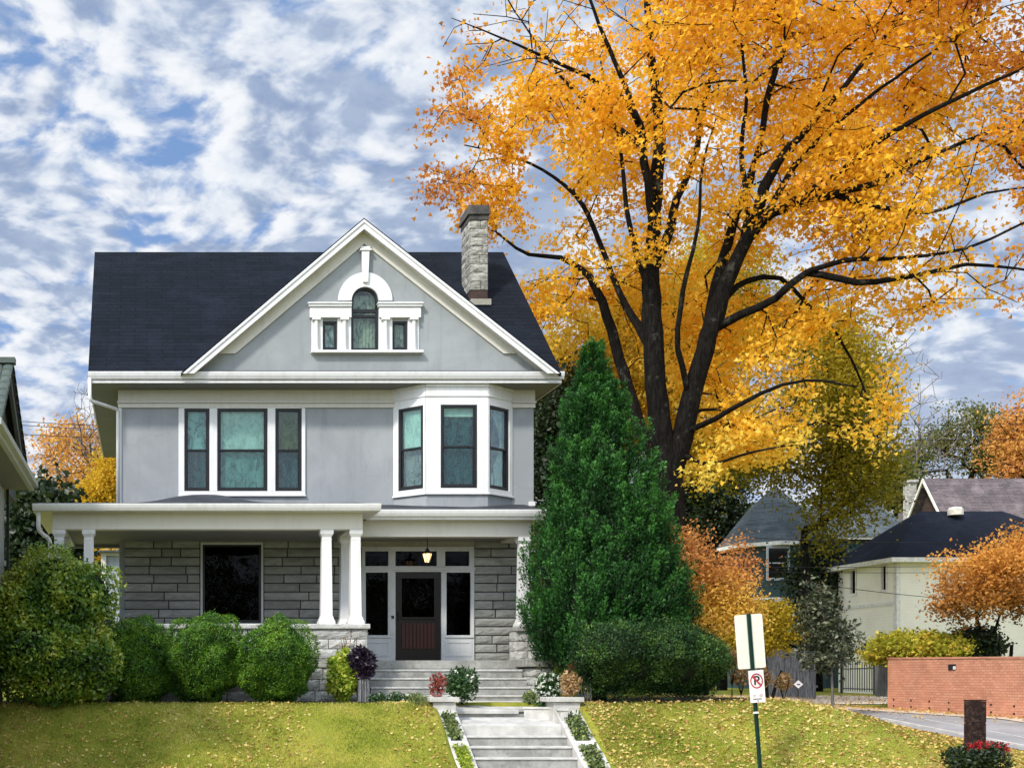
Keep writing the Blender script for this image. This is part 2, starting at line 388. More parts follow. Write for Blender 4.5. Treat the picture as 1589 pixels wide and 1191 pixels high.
def leaves(name, Cn, size, mat, parent=None, shape='kite', hue=None, out=None, outw=.5, upw=0.0, wid=1.0, axis=None, axw=.0):
    N = len(Cn); n = rng.normal(size=(N, 3)); n /= np.linalg.norm(n, axis=1, keepdims=True)
    if out is not None: n = n * (1 - outw) + out * outw
    n[:, 2] += upw; n /= np.linalg.norm(n, axis=1, keepdims=True) + 1e-9
    a = rng.normal(size=(N, 3))
    a /= np.linalg.norm(a, axis=1, keepdims=True)
    if axis is not None: a = a * (1 - axw) + axis * axw
    a -= n * (a * n).sum(1, keepdims=True); a /= np.linalg.norm(a, axis=1, keepdims=True) + 1e-9
    b = np.cross(n, a); T, polys = SH[shape]; T = np.array(T)
    sz = (np.ones(N) * size)[:, None, None]
    V = Cn[:, None, :] + sz * (a[:, None, :] * T[None, :, 0:1] + b[:, None, :] * T[None, :, 1:2] * wid + n[:, None, :] * T[None, :, 2:3])
    if hue is None: hue = rng.random(N)
    return np_mesh(name, V, polys, mat, parent, hue)

def lump(center, r, seed, amp=.18, fr=1.3, sub=3, squash=None):
    import bmesh
    bm = bmesh.new(); bmesh.ops.create_icosphere(bm, subdivisions=sub, radius=1); V = np.array([v.co[:] for v in bm.verts])
    W = np.array(center) + V * np.array(r); W = np.array(center) + (W - np.array(center)) * (1 - amp + 2 * amp * vn(W, fr, seed))[:, None]
    F_ = [tuple(v.index for v in f.verts) for f in bm.faces]; bm.free(); return W, F_
def bush(name, label, cat, blobs, mat, n, size, zmin, shape='kite', core=.80, amp=.2, fr=1.6, hue_fn=None, seed=1, group=None, wid=1.0, dens=1, corem='bushcore', loc=None, spread=.10, axis_up=0.0, under=0.0):
    """blobs: (px,py,rx_px,rz_px,D,ry_m)"""
    W = [((X(px, D), D, Z(py, D)), (rx * D / F, ry, rz * D / F)) for px, py, rx, rz, D, ry in blobs]
    root = thing(name, label, cat, (W[0][0][0], W[0][0][1], zmin), group)
    mb = B()
    for i, (c, r) in enumerate(W):
        V, Fa = lump(c, [q * core for q in r], seed + i, amp * .8, fr); V[:, 1] += under * np.clip((c[2] - V[:, 2]) / r[2] + .1, 0, 1)
        V[:, 2] = np.maximum(V[:, 2], zmin - .02); mb.add([tuple(v) for v in V], Fa)
    mb.build('shade_core', M[corem], root)  # dark filler lump that deepens the gaps between leaves
    tot = sum(r[0] * r[2] for c, r in W); Cs = []; Os = []; 
    for i, (c, r) in enumerate(W):
        k = int(n * r[0] * r[2] / tot); d = rng.normal(size=(k, 3)); d /= np.linalg.norm(d, axis=1, keepdims=True)
        d[:, 1] = np.where(d[:, 1] > .45, -d[:, 1], d[:, 1])
        base = np.array(c) + d * np.array(r)
        base[:, 1] += under * np.clip((c[2] - base[:, 2]) / r[2] + .1, 0, 1) * (d[:, 1] < 0)
        s = (1 - amp + 2 * amp * vn(base, fr, seed + i)) * (.9 + .16 * vn(base, fr * 3.5, seed + 5)) + rng.normal(size=k) * spread * .5 - spread * .25
        Q = np.array(c) + (base - np.array(c)) * s[:, None]; keep = Q[:, 2] > zmin
        for j, (c2, r2) in enumerate(W):
            if j != i: keep &= (((Q - np.array(c2)) / np.array(r2)) ** 2).sum(1) > .6
        Cs.append(Q[keep]); Os.append(d[keep])
    Q = np.concatenate(Cs); O = np.concatenate(Os)
    hue = hue_fn(Q, O) if hue_fn else .5 * vn(Q, 2.2, seed) + .5 * rng.random(len(Q))
    ax = O * .6 + np.array([0, 0, .8]); 
    leaves('foliage', Q, size * (.7 + .6 * rng.random(len(Q))), mat, root, shape, hue, O, .45, .15, wid, ax, .4 + axis_up)
    return root

def smooth_line(pts, step=.5):
    pts = [np.array(p, float) for p in pts]; out = []
    for i in range(len(pts) - 1):
        p0 = pts[max(i - 1, 0)]; p1 = pts[i]; p2 = pts[i + 1]; p3 = pts[min(i + 2, len(pts) - 1)]
        n = max(1, int(np.linalg.norm((p2 - p1)[:3]) / step))
        for k in range(n):
            t = k / n; out.append(.5 * ((2 * p1) + (-p0 + p2) * t + (2 * p0 - 5 * p1 + 4 * p2 - p3) * t * t + (-p0 + 3 * p1 - 3 * p2 + p3) * t ** 3))
    out.append(pts[-1]); return out
def grow_tree(root, limbs, targets, bark, tip=.012, step=.6, jit=.10, sides=5, expo=2.4, mind=0.0, droop=0.0):
    """limbs: list of (parent_limb or None, [(x,y,z,r)...]); each limb starts on the nearest node of what is there"""
    Pn, Pa, Rm, Dr = [], [], [], []; limb_lines = []
    for li, pts in enumerate(limbs):
        L = smooth_line(pts, step * .8)
        L = [q.copy() for q in L]
        for q in L[1:-1]: q[:3] += rng.normal(size=3) * .02 * min(1, q[3] * 8)
        par = -1
        if Pn:
            A = np.array(Pn); par = int(np.argmin(((A - L[0][:3]) ** 2).sum(1)))
        for q in L:
            Pn.append(q[:3]); Pa.append(par); Rm.append(q[3])
            Dr.append((q[:3] - Pn[par]) if par >= 0 else np.array([0, 0, 1.])); par = len(Pn) - 1
        limb_lines.append(L)
    nl = len(Pn); T = np.array(targets)
    base = np.array(Pn); d0 = np.sqrt(((T[:, None, :] - base[None]) ** 2).sum(2)).min(1)
    cap = nl + len(T) * 14; A = np.zeros((cap, 3)); A[:nl] = base; Dn = np.zeros((cap, 3)); Dn[:nl] = np.array(Dr)
    Dn[:nl] /= np.linalg.norm(Dn[:nl], axis=1, keepdims=True) + 1e-9; n = nl; par = list(Pa)
    for t in T[np.argsort(d0)]:
        v = t - A[:n]; d = np.linalg.norm(v, axis=1) + 1e-6; cs = (v * Dn[:n]).sum(1) / d
        low = np.maximum(0, A[:n, 2] - t[2]) * .25
        j = int(np.argmin(d * (1.35 - .55 * cs) + low)); p = A[j].copy(); dr = Dn[j].copy(); dist = d[j]; k = min(12, max(1, int(dist / step)))
        for q in range(k):
            rem = t - p; ln = np.linalg.norm(rem); w = (q + 1) / k
            nd = dr * (1 - w) * .8 + rem / (ln + 1e-9) * (w + .35) + rng.normal(size=3) * jit; nd /= np.linalg.norm(nd)
            p = p + nd * ln / (k - q) if q < k - 1 else t.copy()
            if n >= cap: break
            A[n] = p; Dn[n] = nd; par.append(j); j = n; n += 1; dr = nd
    acc = np.zeros(n); r = np.zeros(n); kids = np.zeros(n, int)
    for i in range(n - 1, -1, -1):
        a = acc[i] if acc[i] > 0 else tip ** expo
        r[i] = a ** (1 / expo)
        if i < nl: r[i] = max(Rm[i], min(r[i], Rm[i] * 1.15))
        if par[i] >= 0: acc[par[i]] += a
    mb = B()
    for L in limb_lines: mb.tube([tuple(q[:3]) for q in L], [float(q[3]) for q in L], 12)
    tr = mb.build('trunk', bark, root, smooth=True, fix=False)
    i = np.arange(nl, n); pi = np.array(par)[i]; p0 = A[pi]; p1 = A[i]; r1 = r[i]; r0 = np.minimum(r[pi], r1 * 1.35)
    d = p1 - p0; ln = np.linalg.norm(d, axis=1, keepdims=True) + 1e-9; d /= ln
    a = np.cross(d, np.array([.31, .9, .3])); a /= np.linalg.norm(a, axis=1, keepdims=True) + 1e-9; b = np.cross(d, a); rings = []
    for pp, rr in ((p0 - d * .01, r0), (p1 + d * .01, r1)):
        for k in range(sides):
            t = 2 * math.pi * k / sides; rings.append(pp + (a * math.cos(t) + b * math.sin(t)) * rr[:, None])
    V = np.stack(rings, 1); polys = [(k, (k + 1) % sides, sides + (k + 1) % sides, sides + k) for k in range(sides)]
    np_mesh('branches', V, polys, bark, root, None, True)
    return A[:n], r
def blob_pts(blobs, n, seed=1, holes=0.0, hs=.35, shell=.5):
    """world ellipsoids (c,r,weight) -> n points, some rejected by noise"""
    out = []; tot = sum(r[0] * r[1] * r[2] * w for c, r, w in blobs)
    for c, r, w in blobs:
        k = max(2, int(n * r[0] * r[1] * r[2] * w / tot)); d = rng.normal(size=(k, 3)); d /= np.linalg.norm(d, axis=1, keepdims=True)
        rad = (rng.random(k) * (1 - shell ** 3) + shell ** 3) ** (1 / 3)
        out.append(np.array(c) + d * np.array(r) * rad[:, None])
    Q = np.concatenate(out); return Q[vn(Q, hs, seed) > holes]
def wb(px, py, rx, rz, D, ry, w=1.0): return ((X(px, D), D, Z(py, D)), (rx * D / F, ry, rz * D / F), w)
def foliage(root, T, per, spread, size, mat, shape='kite', hue_fn=None, flat=.7, upw=.3, seed=1, wid=1.0):
    k = len(T); N = k * per; c = np.repeat(T, per, 0); off = rng.normal(size=(N, 3)) * spread; off[:, 2] *= flat; Q = c + off
    h0 = np.repeat(rng.random(k), per)
    hue = hue_fn(Q, h0) if hue_fn else .35 * h0 + .35 * rng.random(N) + .3 * vn(Q, .5, seed)
    return leaves('crown', Q, size * (.65 + .7 * rng.random(N)), mat, root, shape, hue, None, 0, upw, wid)

# ================================================================== SETTING
M['bushcore'] = mat_plain('bush_core', (.010, .018, .008), .9)  # near-black filler colour, standing for shade inside the foliage
def lerp(a, b, t): return a + (b - a) * np.clip(t, 0, 1)
def sst(t): t = np.clip(t, 0, 1); return t * t * (3 - 2 * t)
ZT = Z(1092, 25.4)                                 # terrace level
def Zs(D):                                          # level of the side street
    return CZ + np.interp(D, [0, 22, 31, 40, 52, 64, 3000], [-1.88, -1.88, -1.12, -1.02, -.72, -.55, -.5])
def G(x, y):
    x = np.asarray(x, float); y = np.asarray(y, float)
    t = sst((y - 23.35) / 2.2) * .5 + .5 * np.clip((y - 23.35) / 2.15, 0, 1)
    e = sst((18.6 + np.maximum(0, y - 30) * .15 - x) / 5.5)
    far = np.clip((y - 41) / 6, 0, 1)
    b = Zs(y); b = np.where(x < 15, lerp(CZ - 1.88, b, (x - 9) / 6), b)
    g = b + (ZT + .12 * np.clip((x - 10) / 5, 0, 1) - b) * t * e
    return g * (1 - far) + Zs(y) * far
def ground_mat():
    m, t = new_mat('lawn_soil'); p = pos(t)
    a = t.noise(p, .8, 6, .65); b = t.noise(p, 9, 6, .7); c = t.noise(p, 45, 3, .7)
    col = t.mix(t.step(a, .38, .65), (.20, .23, .025), (.34, .31, .05))
    col = t.mix(t.m('MULTIPLY', t.step(b, .5, .72), .7), col, (.24, .20, .06))
    col = t.mix(t.m('MULTIPLY', t.step(c, .5, .7), .5), col, (.05, .06, .012))
    return finish(m, t, col, .95, c, .8, .03, .1)
M['ground'] = ground_mat()
xs = sorted(set(np.round(np.concatenate([np.arange(-200, -8, 8), np.arange(-8, 26, .25), np.arange(26, 60, 2), np.arange(60, 260, 10), [6.12, 6.15, 9.11, 9.14]]), 3)))
ys = sorted(set(np.round(np.concatenate([np.arange(-20, 16, 4), np.arange(16, 30, .2), np.arange(30, 70, 1), np.arange(70, 420, 14), [26.55, 26.6]]), 3)))
gx, gy = np.meshgrid(xs, ys); gz = G(gx, gy)
nzv = vn(np.stack([gx, gy, gx * 0], -1), .9, 3) - .5
gz = gz + nzv * .05 * ((gx > -8) & (gx < 19) & (gy > 23.5) & (gy < 40))
cut = (gx > 6.13) & (gx < 9.13) & (gy < 26.57) & (gy > 15)
gz = gz - cut * np.where(gy < 23.3, .12, .6)
gz = np.where((gy < 23.2) & (gx < 18), np.minimum(gz, CZ - 1.92), gz)
W_ = len(xs); V = np.stack([gx, gy, gz], -1).reshape(-1, 3)
fs = [(j * W_ + i, j * W_ + i + 1, (j + 1) * W_ + i + 1, (j + 1) * W_ + i) for j in range(len(ys) - 1) for i in range(W_ - 1)]
mb = B(); mb.add([tuple(v) for v in V], fs); g_ = mb.build('ground', M['ground'], smooth=True); g_['kind'] = 'structure'
def sheet(name, mat, x0, x1, y0, y1, lift, nx=8, ny=60, edge=None):
    mb = B(); vs = []
    for j in range(ny + 1):
        y = y0 + (y1 - y0) * j / ny
        for i in range(nx + 1):
            a = x0 + (edge(y) if edge else 0); x = a + (x1 - a) * i / nx; vs.append((x, y, float(Zs(y)) + lift))
    mb.add(vs, [(j * (nx + 1) + i, j * (nx + 1) + i + 1, (j + 1) * (nx + 1) + i + 1, (j + 1) * (nx + 1) + i) for j in range(ny) for i in range(nx)])
    o = mb.build(name, mat); o['kind'] = 'structure'; return o
sheet('side_street', M['asphalt'], 18.7, 22.2, 14, 42, .02, edge=lambda y: max(0, y - 30) * .15)
sheet('wall_verge', M['sidewalk'], 22.2, 23.6, 24, 42, .035)
sheet('driveway', M['sidewalk'], 15.5, 29.5, 42, 49.5, .03, 10, 20)
mb = B()
for xk, w in ((19.0, .10), (20.15, .07)):
    n = 40; vs = []
    for j in range(n + 1):
        y = 20 + 17 * j / n; z = float(Zs(y)) + .022; h = .045 if xk < 19.5 else .006
        vs += [(xk, y, z), (xk, y, z + h), (xk + w, y, z + h), (xk + w, y, z)]
    mb.add(vs, [(4 * j + i, 4 * j + i + 1, 4 * j + i + 5, 4 * j + i + 4) for j in range(n) for i in range(3)])
mb.build('street_kerb', M['wconc'])['kind'] = 'structure'
mb = B(); mb.box(-60, 18, 20.6, 23.2, CZ - 1.95, CZ - 1.87); mb.build('sidewalk', M['sidewalk'])['kind'] = 'structure'
mb = B(); mb.box(-60, 60, 6, 20.4, CZ - 2.3, CZ - 1.99); mb.build('front_road', M['asphalt'])['kind'] = 'structure'

M['mulch'] = mat_conc('dark_mulch', (.018, .014, .010), (.035, .028, .02), 6)
for xa, xb, ya, yb in ((-5, 5.1, 25.6, 27.3), (9.7, 13.2, 25.5, 29)):
    mb = B(); n = 30; vs = [(xa + (xb - xa) * i / n, y, float(G(xa + (xb - xa) * i / n, y)) + .035) for i in range(n + 1) for y in (ya, yb)]; mb.add(vs, [(2 * i, 2 * i + 2, 2 * i + 3, 2 * i + 1) for i in range(n)]); mb.build('planting_bed', M['mulch'])['kind'] = 'structure'
# ---- grass and fallen leaves
def scatter(n, x0, x1, y0, y1):
    Q = np.stack([rng.uniform(x0, x1, n), rng.uniform(y0, y1, n)], 1); x, y = Q.T
    ok = ~((x > 6.02) & (x < 9.24) & (y < 26.8)) & (x < 18.6 + np.maximum(0, y - 30) * .15) & ~((y > 27.0) & (x < 9.6)) & ~((y > 25.62) & (x < 5.05)) & ~((y > 25.55) & (x > 9.75) & (x < 13.1) & (y < 29)) & ~((y > 25.9) & (x > 6.4) & (x < 8.7))
    Q = Q[ok]; return np.column_stack([Q, G(Q[:, 0], Q[:, 1])])
M['grass'] = mat_leaf('grass_blade', [(0, (.09, .15, .015)), (.35, (.26, .31, .04)), (.65, (.44, .42, .09)), (1, (.68, .60, .26))], .3, .6, .2)
Q = np.concatenate([scatter(130000, -4, 10.8, 23.2, 26.3), scatter(100000, 9, 19.5, 23.0, 30), scatter(25000, 10, 22, 30, 41)])
hu = .55 * vn(Q, 1.1, 4) + .5 * vn(Q, 4, 5) + .45 * rng.random(len(Q)) - .28
o = leaves('grass', Q - [0, 0, .008], .055 * (.6 + .8 * rng.random(len(Q))), M['grass'], None, 'blade', hu, None, 0, 0, 1.3, np.tile([0, 0, 1.], (len(Q), 1)), .72)
tag(o, 'yellow green autumn lawn grass covering the bank', 'grass', kind='stuff')
M['fallen'] = mat_leaf('fallen_leaf', [(0, (.20, .07, .03)), (.3, (.40, .22, .08)), (.6, (.58, .42, .11)), (1, (.62, .50, .22))], .2, .6, .3)
Q = np.concatenate([scatter(5000, -4, 6.2, 23.2, 26.3), scatter(22000, 9, 19.0, 23.0, 30), scatter(6000, 9.3, 21, 25.4, 41)])
dn = vn(Q, .55, 9) + .35 * (Q[:, 0] > 9) ; Q = Q[dn + .35 * rng.random(len(Q)) > .62]
e = []
for (x0, x1, y0, y1, n) in ((22.3, 23.5, 25, 41, 1500), (19.0, 22, 30, 42, 260), (15.5, 29, 41, 49, 3200), (9.15, 9.6, 23.4, 25.8, 160), (5.75, 6.08, 23.4, 25.6, 70)):
    x = rng.uniform(x0, x1, n); y = rng.uniform(y0, y1, n); z = G(x, y) if x1 < 18 else Zs(y) + .04; e.append(np.column_stack([x, y, z]))
Q = np.concatenate([Q] + e) + [0, 0, .035]
hu = np.where(Q[:, 0] > 15, .15 + .6 * rng.random(len(Q)), .25 + .8 * rng.random(len(Q)))
o = leaves('fallen_leaves', Q, .078 * (.3 + .85 * rng.random(len(Q))), M['fallen'], None, 'maple', hu, None, 0, 1.2)
tag(o, 'fallen yellow and tan maple leaves strewn over lawn and drive', 'leaves', kind='stuff')

# ================================================================== HOUSE
DW = 30.0; DE = 29.25; DR = 34.3; DB = 39.4
ze = Z(578, DE); zr = Z(391, DR)
hx0, hx1 = X(185, DW), X(828, DW); ex0, ex1 = X(138, DE), X(871, DE)
house = thing('house', 'two storey grey stucco house with stone porch and dark gabled roof', 'house', ((hx0 + hx1) / 2, 34, ZT))
zc = Z(605, DW)                                     # soffit level
zp = Z(781, DW)                                     # bottom of stucco
# windows of the upper wall
wl = [(286, 325), (337, 415), (427, 468)]
holes = [(X(a, DW), X(b, DW), Z(762, DW), Z(634, DW)) for a, b in wl]
bx0, bx1 = X(611, DW), X(794, DW)
mb = B(); mb.holes(hx0, hx1, zp - .5, zc, DW, DW + .2, holes + [(bx0 + .05, bx1 - .05, Z(777, DW), zc + .01)])
mb.box(hx0, hx0 + .2, DW + .2, DB - .8, ZT - .1, zc).box(hx1 - .2, hx1, DW + .2, DB - .8, ZT - .1, zc).box(hx0, hx1, DB - .8, DB - .6, ZT - .1, zc)
mb.build('wall', M['stucco'], house)
# gable wall with openings for its three windows
DG = 29.33
gpk = (X(565, DG), Z(352, DG)); gl, gr = X(292, DG), X(858, DG); gz0 = Z(579, DG)
def gwin(x0, x1, y0, y1): return (X(x0, DG), X(x1, DG), Z(y1, DG), Z(y0, DG))
ah = gwin(545, 587, 467, 543); sl = gwin(501, 523, 498, 543); sr = gwin(609, 632, 498, 543)
mb = B()
# build as column strips so that the slanted top and the openings are cut cleanly
cuts = sorted({gl, gr, gpk[0], *[v for h in (ah, sl, sr) for v in h[:2]]}); R0 = (ah[1] - ah[0]) / 2; acx = (ah[0] + ah[1]) / 2
def gtop(x): return gz0 + (gpk[1] - gz0) * ((x - gl) / (gpk[0] - gl) if x < gpk[0] else (gr - x) / (gr - gpk[0]))
for a, b in zip(cuts[:-1], cuts[1:]):
    m_ = (a + b) / 2; hh = [h for h in (sl, sr) if h[0] - 1e-6 <= m_ <= h[1]]
    if ah[0] <= m_ <= ah[1]:
        n = 10; arc = [a + (b - a) * k / n for k in range(n + 1)]
        def az(x): return ah[3] + math.sqrt(max(0, R0 ** 2 - (x - acx) ** 2))
        mb.prism([(a, gz0), (b, gz0), (b, ah[2]), (a, ah[2])], DG, DG + .15)
        for p, q in zip(arc[:-1], arc[1:]): mb.prism([(p, az(p)), (q, az(q)), (q, gtop(q)), (p, gtop(p))], DG, DG + .15)
    elif hh:
        h = hh[0]; mb.prism([(a, gz0), (b, gz0), (b, h[2]), (a, h[2])], DG, DG + .15); mb.prism([(a, h[3]), (b, h[3]), (b, gtop(b)), (a, gtop(a))], DG, DG + .15)
    else: mb.prism([(a, gz0), (b, gz0), (b, gtop(b)), (a, gtop(a))], DG, DG + .15)
mb.build('gable_wall', M['gable'], house)
# main roof
def roofz(y): return ze + (y - DE) * (zr - ze) / (DR - DE)
rx0, rx1 = X(148, DR), X(780, DR)
mb = B(); mb.slab([(ex0 - .02, DE - .06, ze - .06), (ex1 + .02, DE - .06, ze - .06), (rx1 + .02, DR, zr), (rx0 - .02, DR, zr)], .12)
mb.slab([(rx0 - .02, DR, zr), (rx1 + .02, DR, zr), (ex1 + .02, DB, ze), (ex0 - .02, DB, ze)], .12)
roof = mb.build('roof', M['roof'], house)
# attic ends, standing over the boxed eaves
for x0, x1, nm in ((ex0 + .02, ex0 + .12, 'left'), (ex1 - .12, ex1 - .02, 'right')):
    mb = B(); mb.frame((x0, 0, 0), (0, 1, 0)).prism([(DE + .06, ze - .2), (DB - .1, ze - .2), (DR, zr - .16)], 0, -.1 if False else -(x1 - x0)); mb.build('attic_wall', M['gable'], house)
# front gable roof
pk = P(565, 338, 29.05); fl = P(281, 578, 29.05); fr_ = P(871, 578, 29.05); yv = DE + (pk[2] - ze) / ((zr - ze) / (DR - DE))
mb = B(); mb.slab([(fl[0], fl[1], fl[2]), (pk[0], pk[1], pk[2]), (pk[0], yv + .1, pk[2]), (fl[0], DE + .25, fl[2])], .07)
mb.slab([(pk[0], pk[1], pk[2]), (fr_[0], fr_[1], fr_[2]), (fr_[0], DE + .25, fr_[2]), (pk[0], yv + .1, pk[2])], .07)
mb.build('gable_roof', M['roof'], house)
# rakes: fascia, soffit, frieze
def rake_band(mb, D0, D1, o0, o1, cutz=None):
    """band parallel to the gable slopes between perpendicular offsets o0<o1 (px below the roof edge), at depth D0..D1"""
    for s in (0, 1):
        ft = (281, 579) if s == 0 else (871, 579); dx, dy = ft[0] - 565, ft[1] - 338; L = math.hypot(dx, dy)
        k = L / abs(dx)                               # vertical drop for a perpendicular offset
        a, b = o0 * k, o1 * k
        zb = 579 if cutz is None else cutz
        def hit(o): t = (zb - (338 + o)) / dy; return (565 + dx * t, zb)
        h0, h1 = hit(a), hit(b); q = [(565, 338 + a), h0, h1, (565, 338 + b)]
        pts = [(X(x, D0), Z(y, D0)) for x, y in q]
        mb.prism(pts, D0, D1)
mb = B(); rake_band(mb, 28.99, 29.045, 1.5, 13); mb.build('rake_board', M['white'], house)
mb = B(); rake_band(mb, 28.96, 28.985, 1.5, 5); mb.build('rake_crown', M['white'], house)
mb = B(); rake_band(mb, 29.05, DG, 10, 12.5); mb.build('rake_soffit', M['trim'], house)
mb = B(); rake_band(mb, DG - .05, DG - .003, 10, 31, 548); mb.build('rake_frieze', M['trim'], house)
mb = B(); mb.box(fl[0] + .3, fr_[0] - .3, 29.3, DG, ze - .02, ze + .03); mb.build('flashing', M['roof'], house)
# eaves: gutter, fascia, soffit, side boxes
def gutter(x0, x1, D, zt, h, proj=.13, mat='white', caps=True):
    mb = B(); pr = [(0, 0), (0, -h), (-proj * .55, -h), (-proj * .85, -h * .55), (-proj, -h * .15), (-proj, 0), (-proj + .012, 0), (-proj * .8, -h * .6), (-proj * .5, -h + .012), (-.012, -h + .012), (-.012, 0)]
    for xa, xb in ((x0, x1),):
        n = len(pr); vs = [(xa, D + a, zt + b) for a, b in pr] + [(xb, D + a, zt + b) for a, b in pr]
        mb.add(vs, [(i, (i + 1) % n, (i + 1) % n + n, i + n) for i in range(n)])
        outl = [(0, 0), (0, -h), (-proj * .55, -h), (-proj * .85, -h * .55), (-proj, -h * .15), (-proj, 0)]
        for xq in (xa, xb): mb.frame((xq, D, zt), (0, 1, 0)).prism([(a, b) for a, b in outl], -.004, .004).frame()
    return mb
gm = gutter(ex0 - .02, ex1 + .04, DE, ze + .0, .17); gm.build('gutter', M['white'], house)
mb = B(); mb.box(ex0, ex1, DE + .005, DE + .05, zc + .0, ze - .075); mb.build('fascia', M['white'], house, .006)
mb = B(); mb.box(ex0 + .0, ex1 - .0, DE - .03, DE + .0, zc - .015, zc + .10); mb.build('fascia_moulding', M['white'], house, .01)
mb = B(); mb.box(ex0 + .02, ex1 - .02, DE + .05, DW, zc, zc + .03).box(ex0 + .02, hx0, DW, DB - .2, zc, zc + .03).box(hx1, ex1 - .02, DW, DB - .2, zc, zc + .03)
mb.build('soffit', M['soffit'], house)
mb = B(); mb.box(ex0 - .02, ex0 + .018, DE + .055, DB - .15, zc - .02, ze - .02); mb.build('side_fascia', M['trim'], house, .006)
mb = B(); mb.box(ex1 - .018, ex1 + .02, DE + .055, DB - .15, zc - .02, ze - .02); mb.build('side_fascia', M['trim'], house, .006)
# frieze
zf = Z(633, DW)
mb = B(); mb.box(hx0 - .03, bx0, DW - .04, DW - .002, zf + .10, zc - .002).box(bx1, hx1 + .03, DW - .04, DW - .002, zf + .10, zc - .002)
mb.box(hx0 - .05, bx0, DW - .09, DW - .042, zf + .115, zf + .16).box(bx1, hx1 + .05, DW - .09, DW - .042, zf + .115, zf + .16)
mb.box(hx0 - .03, bx0, DW - .06, DW - .002, zf, zf + .098).box(bx1, hx1 + .03, DW - .06, DW - .002, zf, zf + .098)
mb.build('frieze', M['trim'], house, .006)
mb = B(); mb.box(hx0 - .015, hx0 + .06, DW - .03, DW - .002, zp - .02, zf); mb.build('corner_board', M['white'], house, .005)
mb = B(); mb.box(hx1 - .13, hx1 + .03, DW - .04, DW - .003, Z(785, DW), Z(778, DW)); mb.build('corner_board', M['white'], house, .005)

def sash_window(frame, a0, a1, c0, c1, curtain=None, shade=None, fm='black', mid=.5, low=None, b=.0, gl='glass'):
    """a window: frame > pane(s), curtain; frame = (O,u)"""
    w = .06; mb = B().frame(*frame)
    mb.box(a0, a0 + w, b, b + .10, c0, c1).box(a1 - w, a1, b, b + .10, c0, c1).box(a0 + w, a1 - w, b, b + .10, c1 - w, c1).box(a0 + w, a1 - w, b, b + .10, c0, c0 + w * 1.3)
    zm = c0 + (c1 - c0) * mid
    if mid > 0:
        i = w + .03
        mb.box(a0 + w, a1 - w, b + .02, b + .085, zm - .025, zm + .025)
        mb.box(a0 + w, a0 + i, b + .045, b + .085, c0 + w * 1.3, zm - .025).box(a1 - i, a1 - w, b + .045, b + .085, c0 + w * 1.3, zm - .025).box(a0 + i, a1 - i, b + .045, b + .085, c0 + w * 1.3, c0 + w * 1.3 + .03)
        mb.box(a0 + w, a0 + i, b + .02, b + .06, zm + .025, c1 - w).box(a1 - i, a1 - w, b + .02, b + .06, zm + .025, c1 - w)
    win = mb.build('window', M[fm], house, .004)
    mb = B().frame(*frame)
    if mid > 0: mb.box(a0 + w, a1 - w, b + .040, b + .044, zm, c1 - w).box(a0 + w, a1 - w, b + .066, b + .070, c0 + w, zm)
    else: mb.box(a0 + w, a1 - w, b + .05, b + .056, c0 + w, c1 - w)
    link_sub(mb, 'pane', gl, win)
    if shade:
        mb = B().frame(*frame); mb.box(a0 + .03, a1 - .03, b + .13, b + .134, c1 - (c1 - c0) * shade[1], c1 - .02); link_sub(mb, 'blind', shade[0], win)
    if curtain:
        for side, mt, spread_ in curtain:
            mb = B().frame(*frame); n = 40; vs = []; W = (a1 - a0)
            for j in range(13):
                t = j / 12; z = c0 + .03 + (c1 - c0 - .06) * t
                for i in range(n + 1):
                    s = i / n; pinch = 1 - spread_ * math.sin(math.pi * min(1, (1 - t) * 1.25)) ** 1.2
                    if side == 'l': a = a0 + .03 + s * W * .55 * pinch
                    elif side == 'r': a = a1 - .03 - s * W * .55 * pinch
                    else: a = a0 + .03 + s * (W - .06)
                    vs.append((a, b + .17 + .016 * math.sin(s * 19 + t * 2), z))
            mb.add(vs, [(j * (n + 1) + i, j * (n + 1) + i + 1, (j + 1) * (n + 1) + i + 1, (j + 1) * (n + 1) + i) for j in range(12) for i in range(n)])
            link_sub(mb, 'curtain', mt, win, True)
    mb = B().frame(*frame); mb.box(a0 - .1, a1 + .1, b + .75, b + .78, c0 - .1, c1 + .1); link_sub(mb, 'dark_room_sheet', 'black', win)  # black sheet painted to stand for the unlit room
    return win
def link_sub(mb, name, mt, parent, smooth=False, bevel=0):
    o = mb.build(name, M[mt], None, bevel, smooth); o.parent = parent; return o

fr0 = ((0, DW - .0, 0), (1, 0, 0))
cur = [[('f', 'teal', 0)], [('f', 'lace', 0)], [('f', 'teal', 0)]]
shd = [('reflswirl', .5), ('shade', .5), ('olive', .5)]  # swirled and olive blinds imitate reflections, the olive one of leaves
for (a, b_), cu, sh_ in zip(wl, cur, shd):
    sash_window(fr0, X(a, DW), X(b_, DW), Z(762, DW), Z(634, DW), cu, sh_, low=None, b=-.01)
# casing of the triple window
mb = B(); mb.holes(X(277, DW), X(473.5, DW), Z(768, DW), Z(632.5, DW) - .003, DW - .055, DW - .003, holes); mb.build('window_casing', M['white'], house, .008)
mb = B(); mb.box(X(276, DW), X(474.5, DW), DW - .075, DW - .002, Z(770, DW), Z(768, DW) - .003); mb.build('window_sill', M['white'], house, .005)

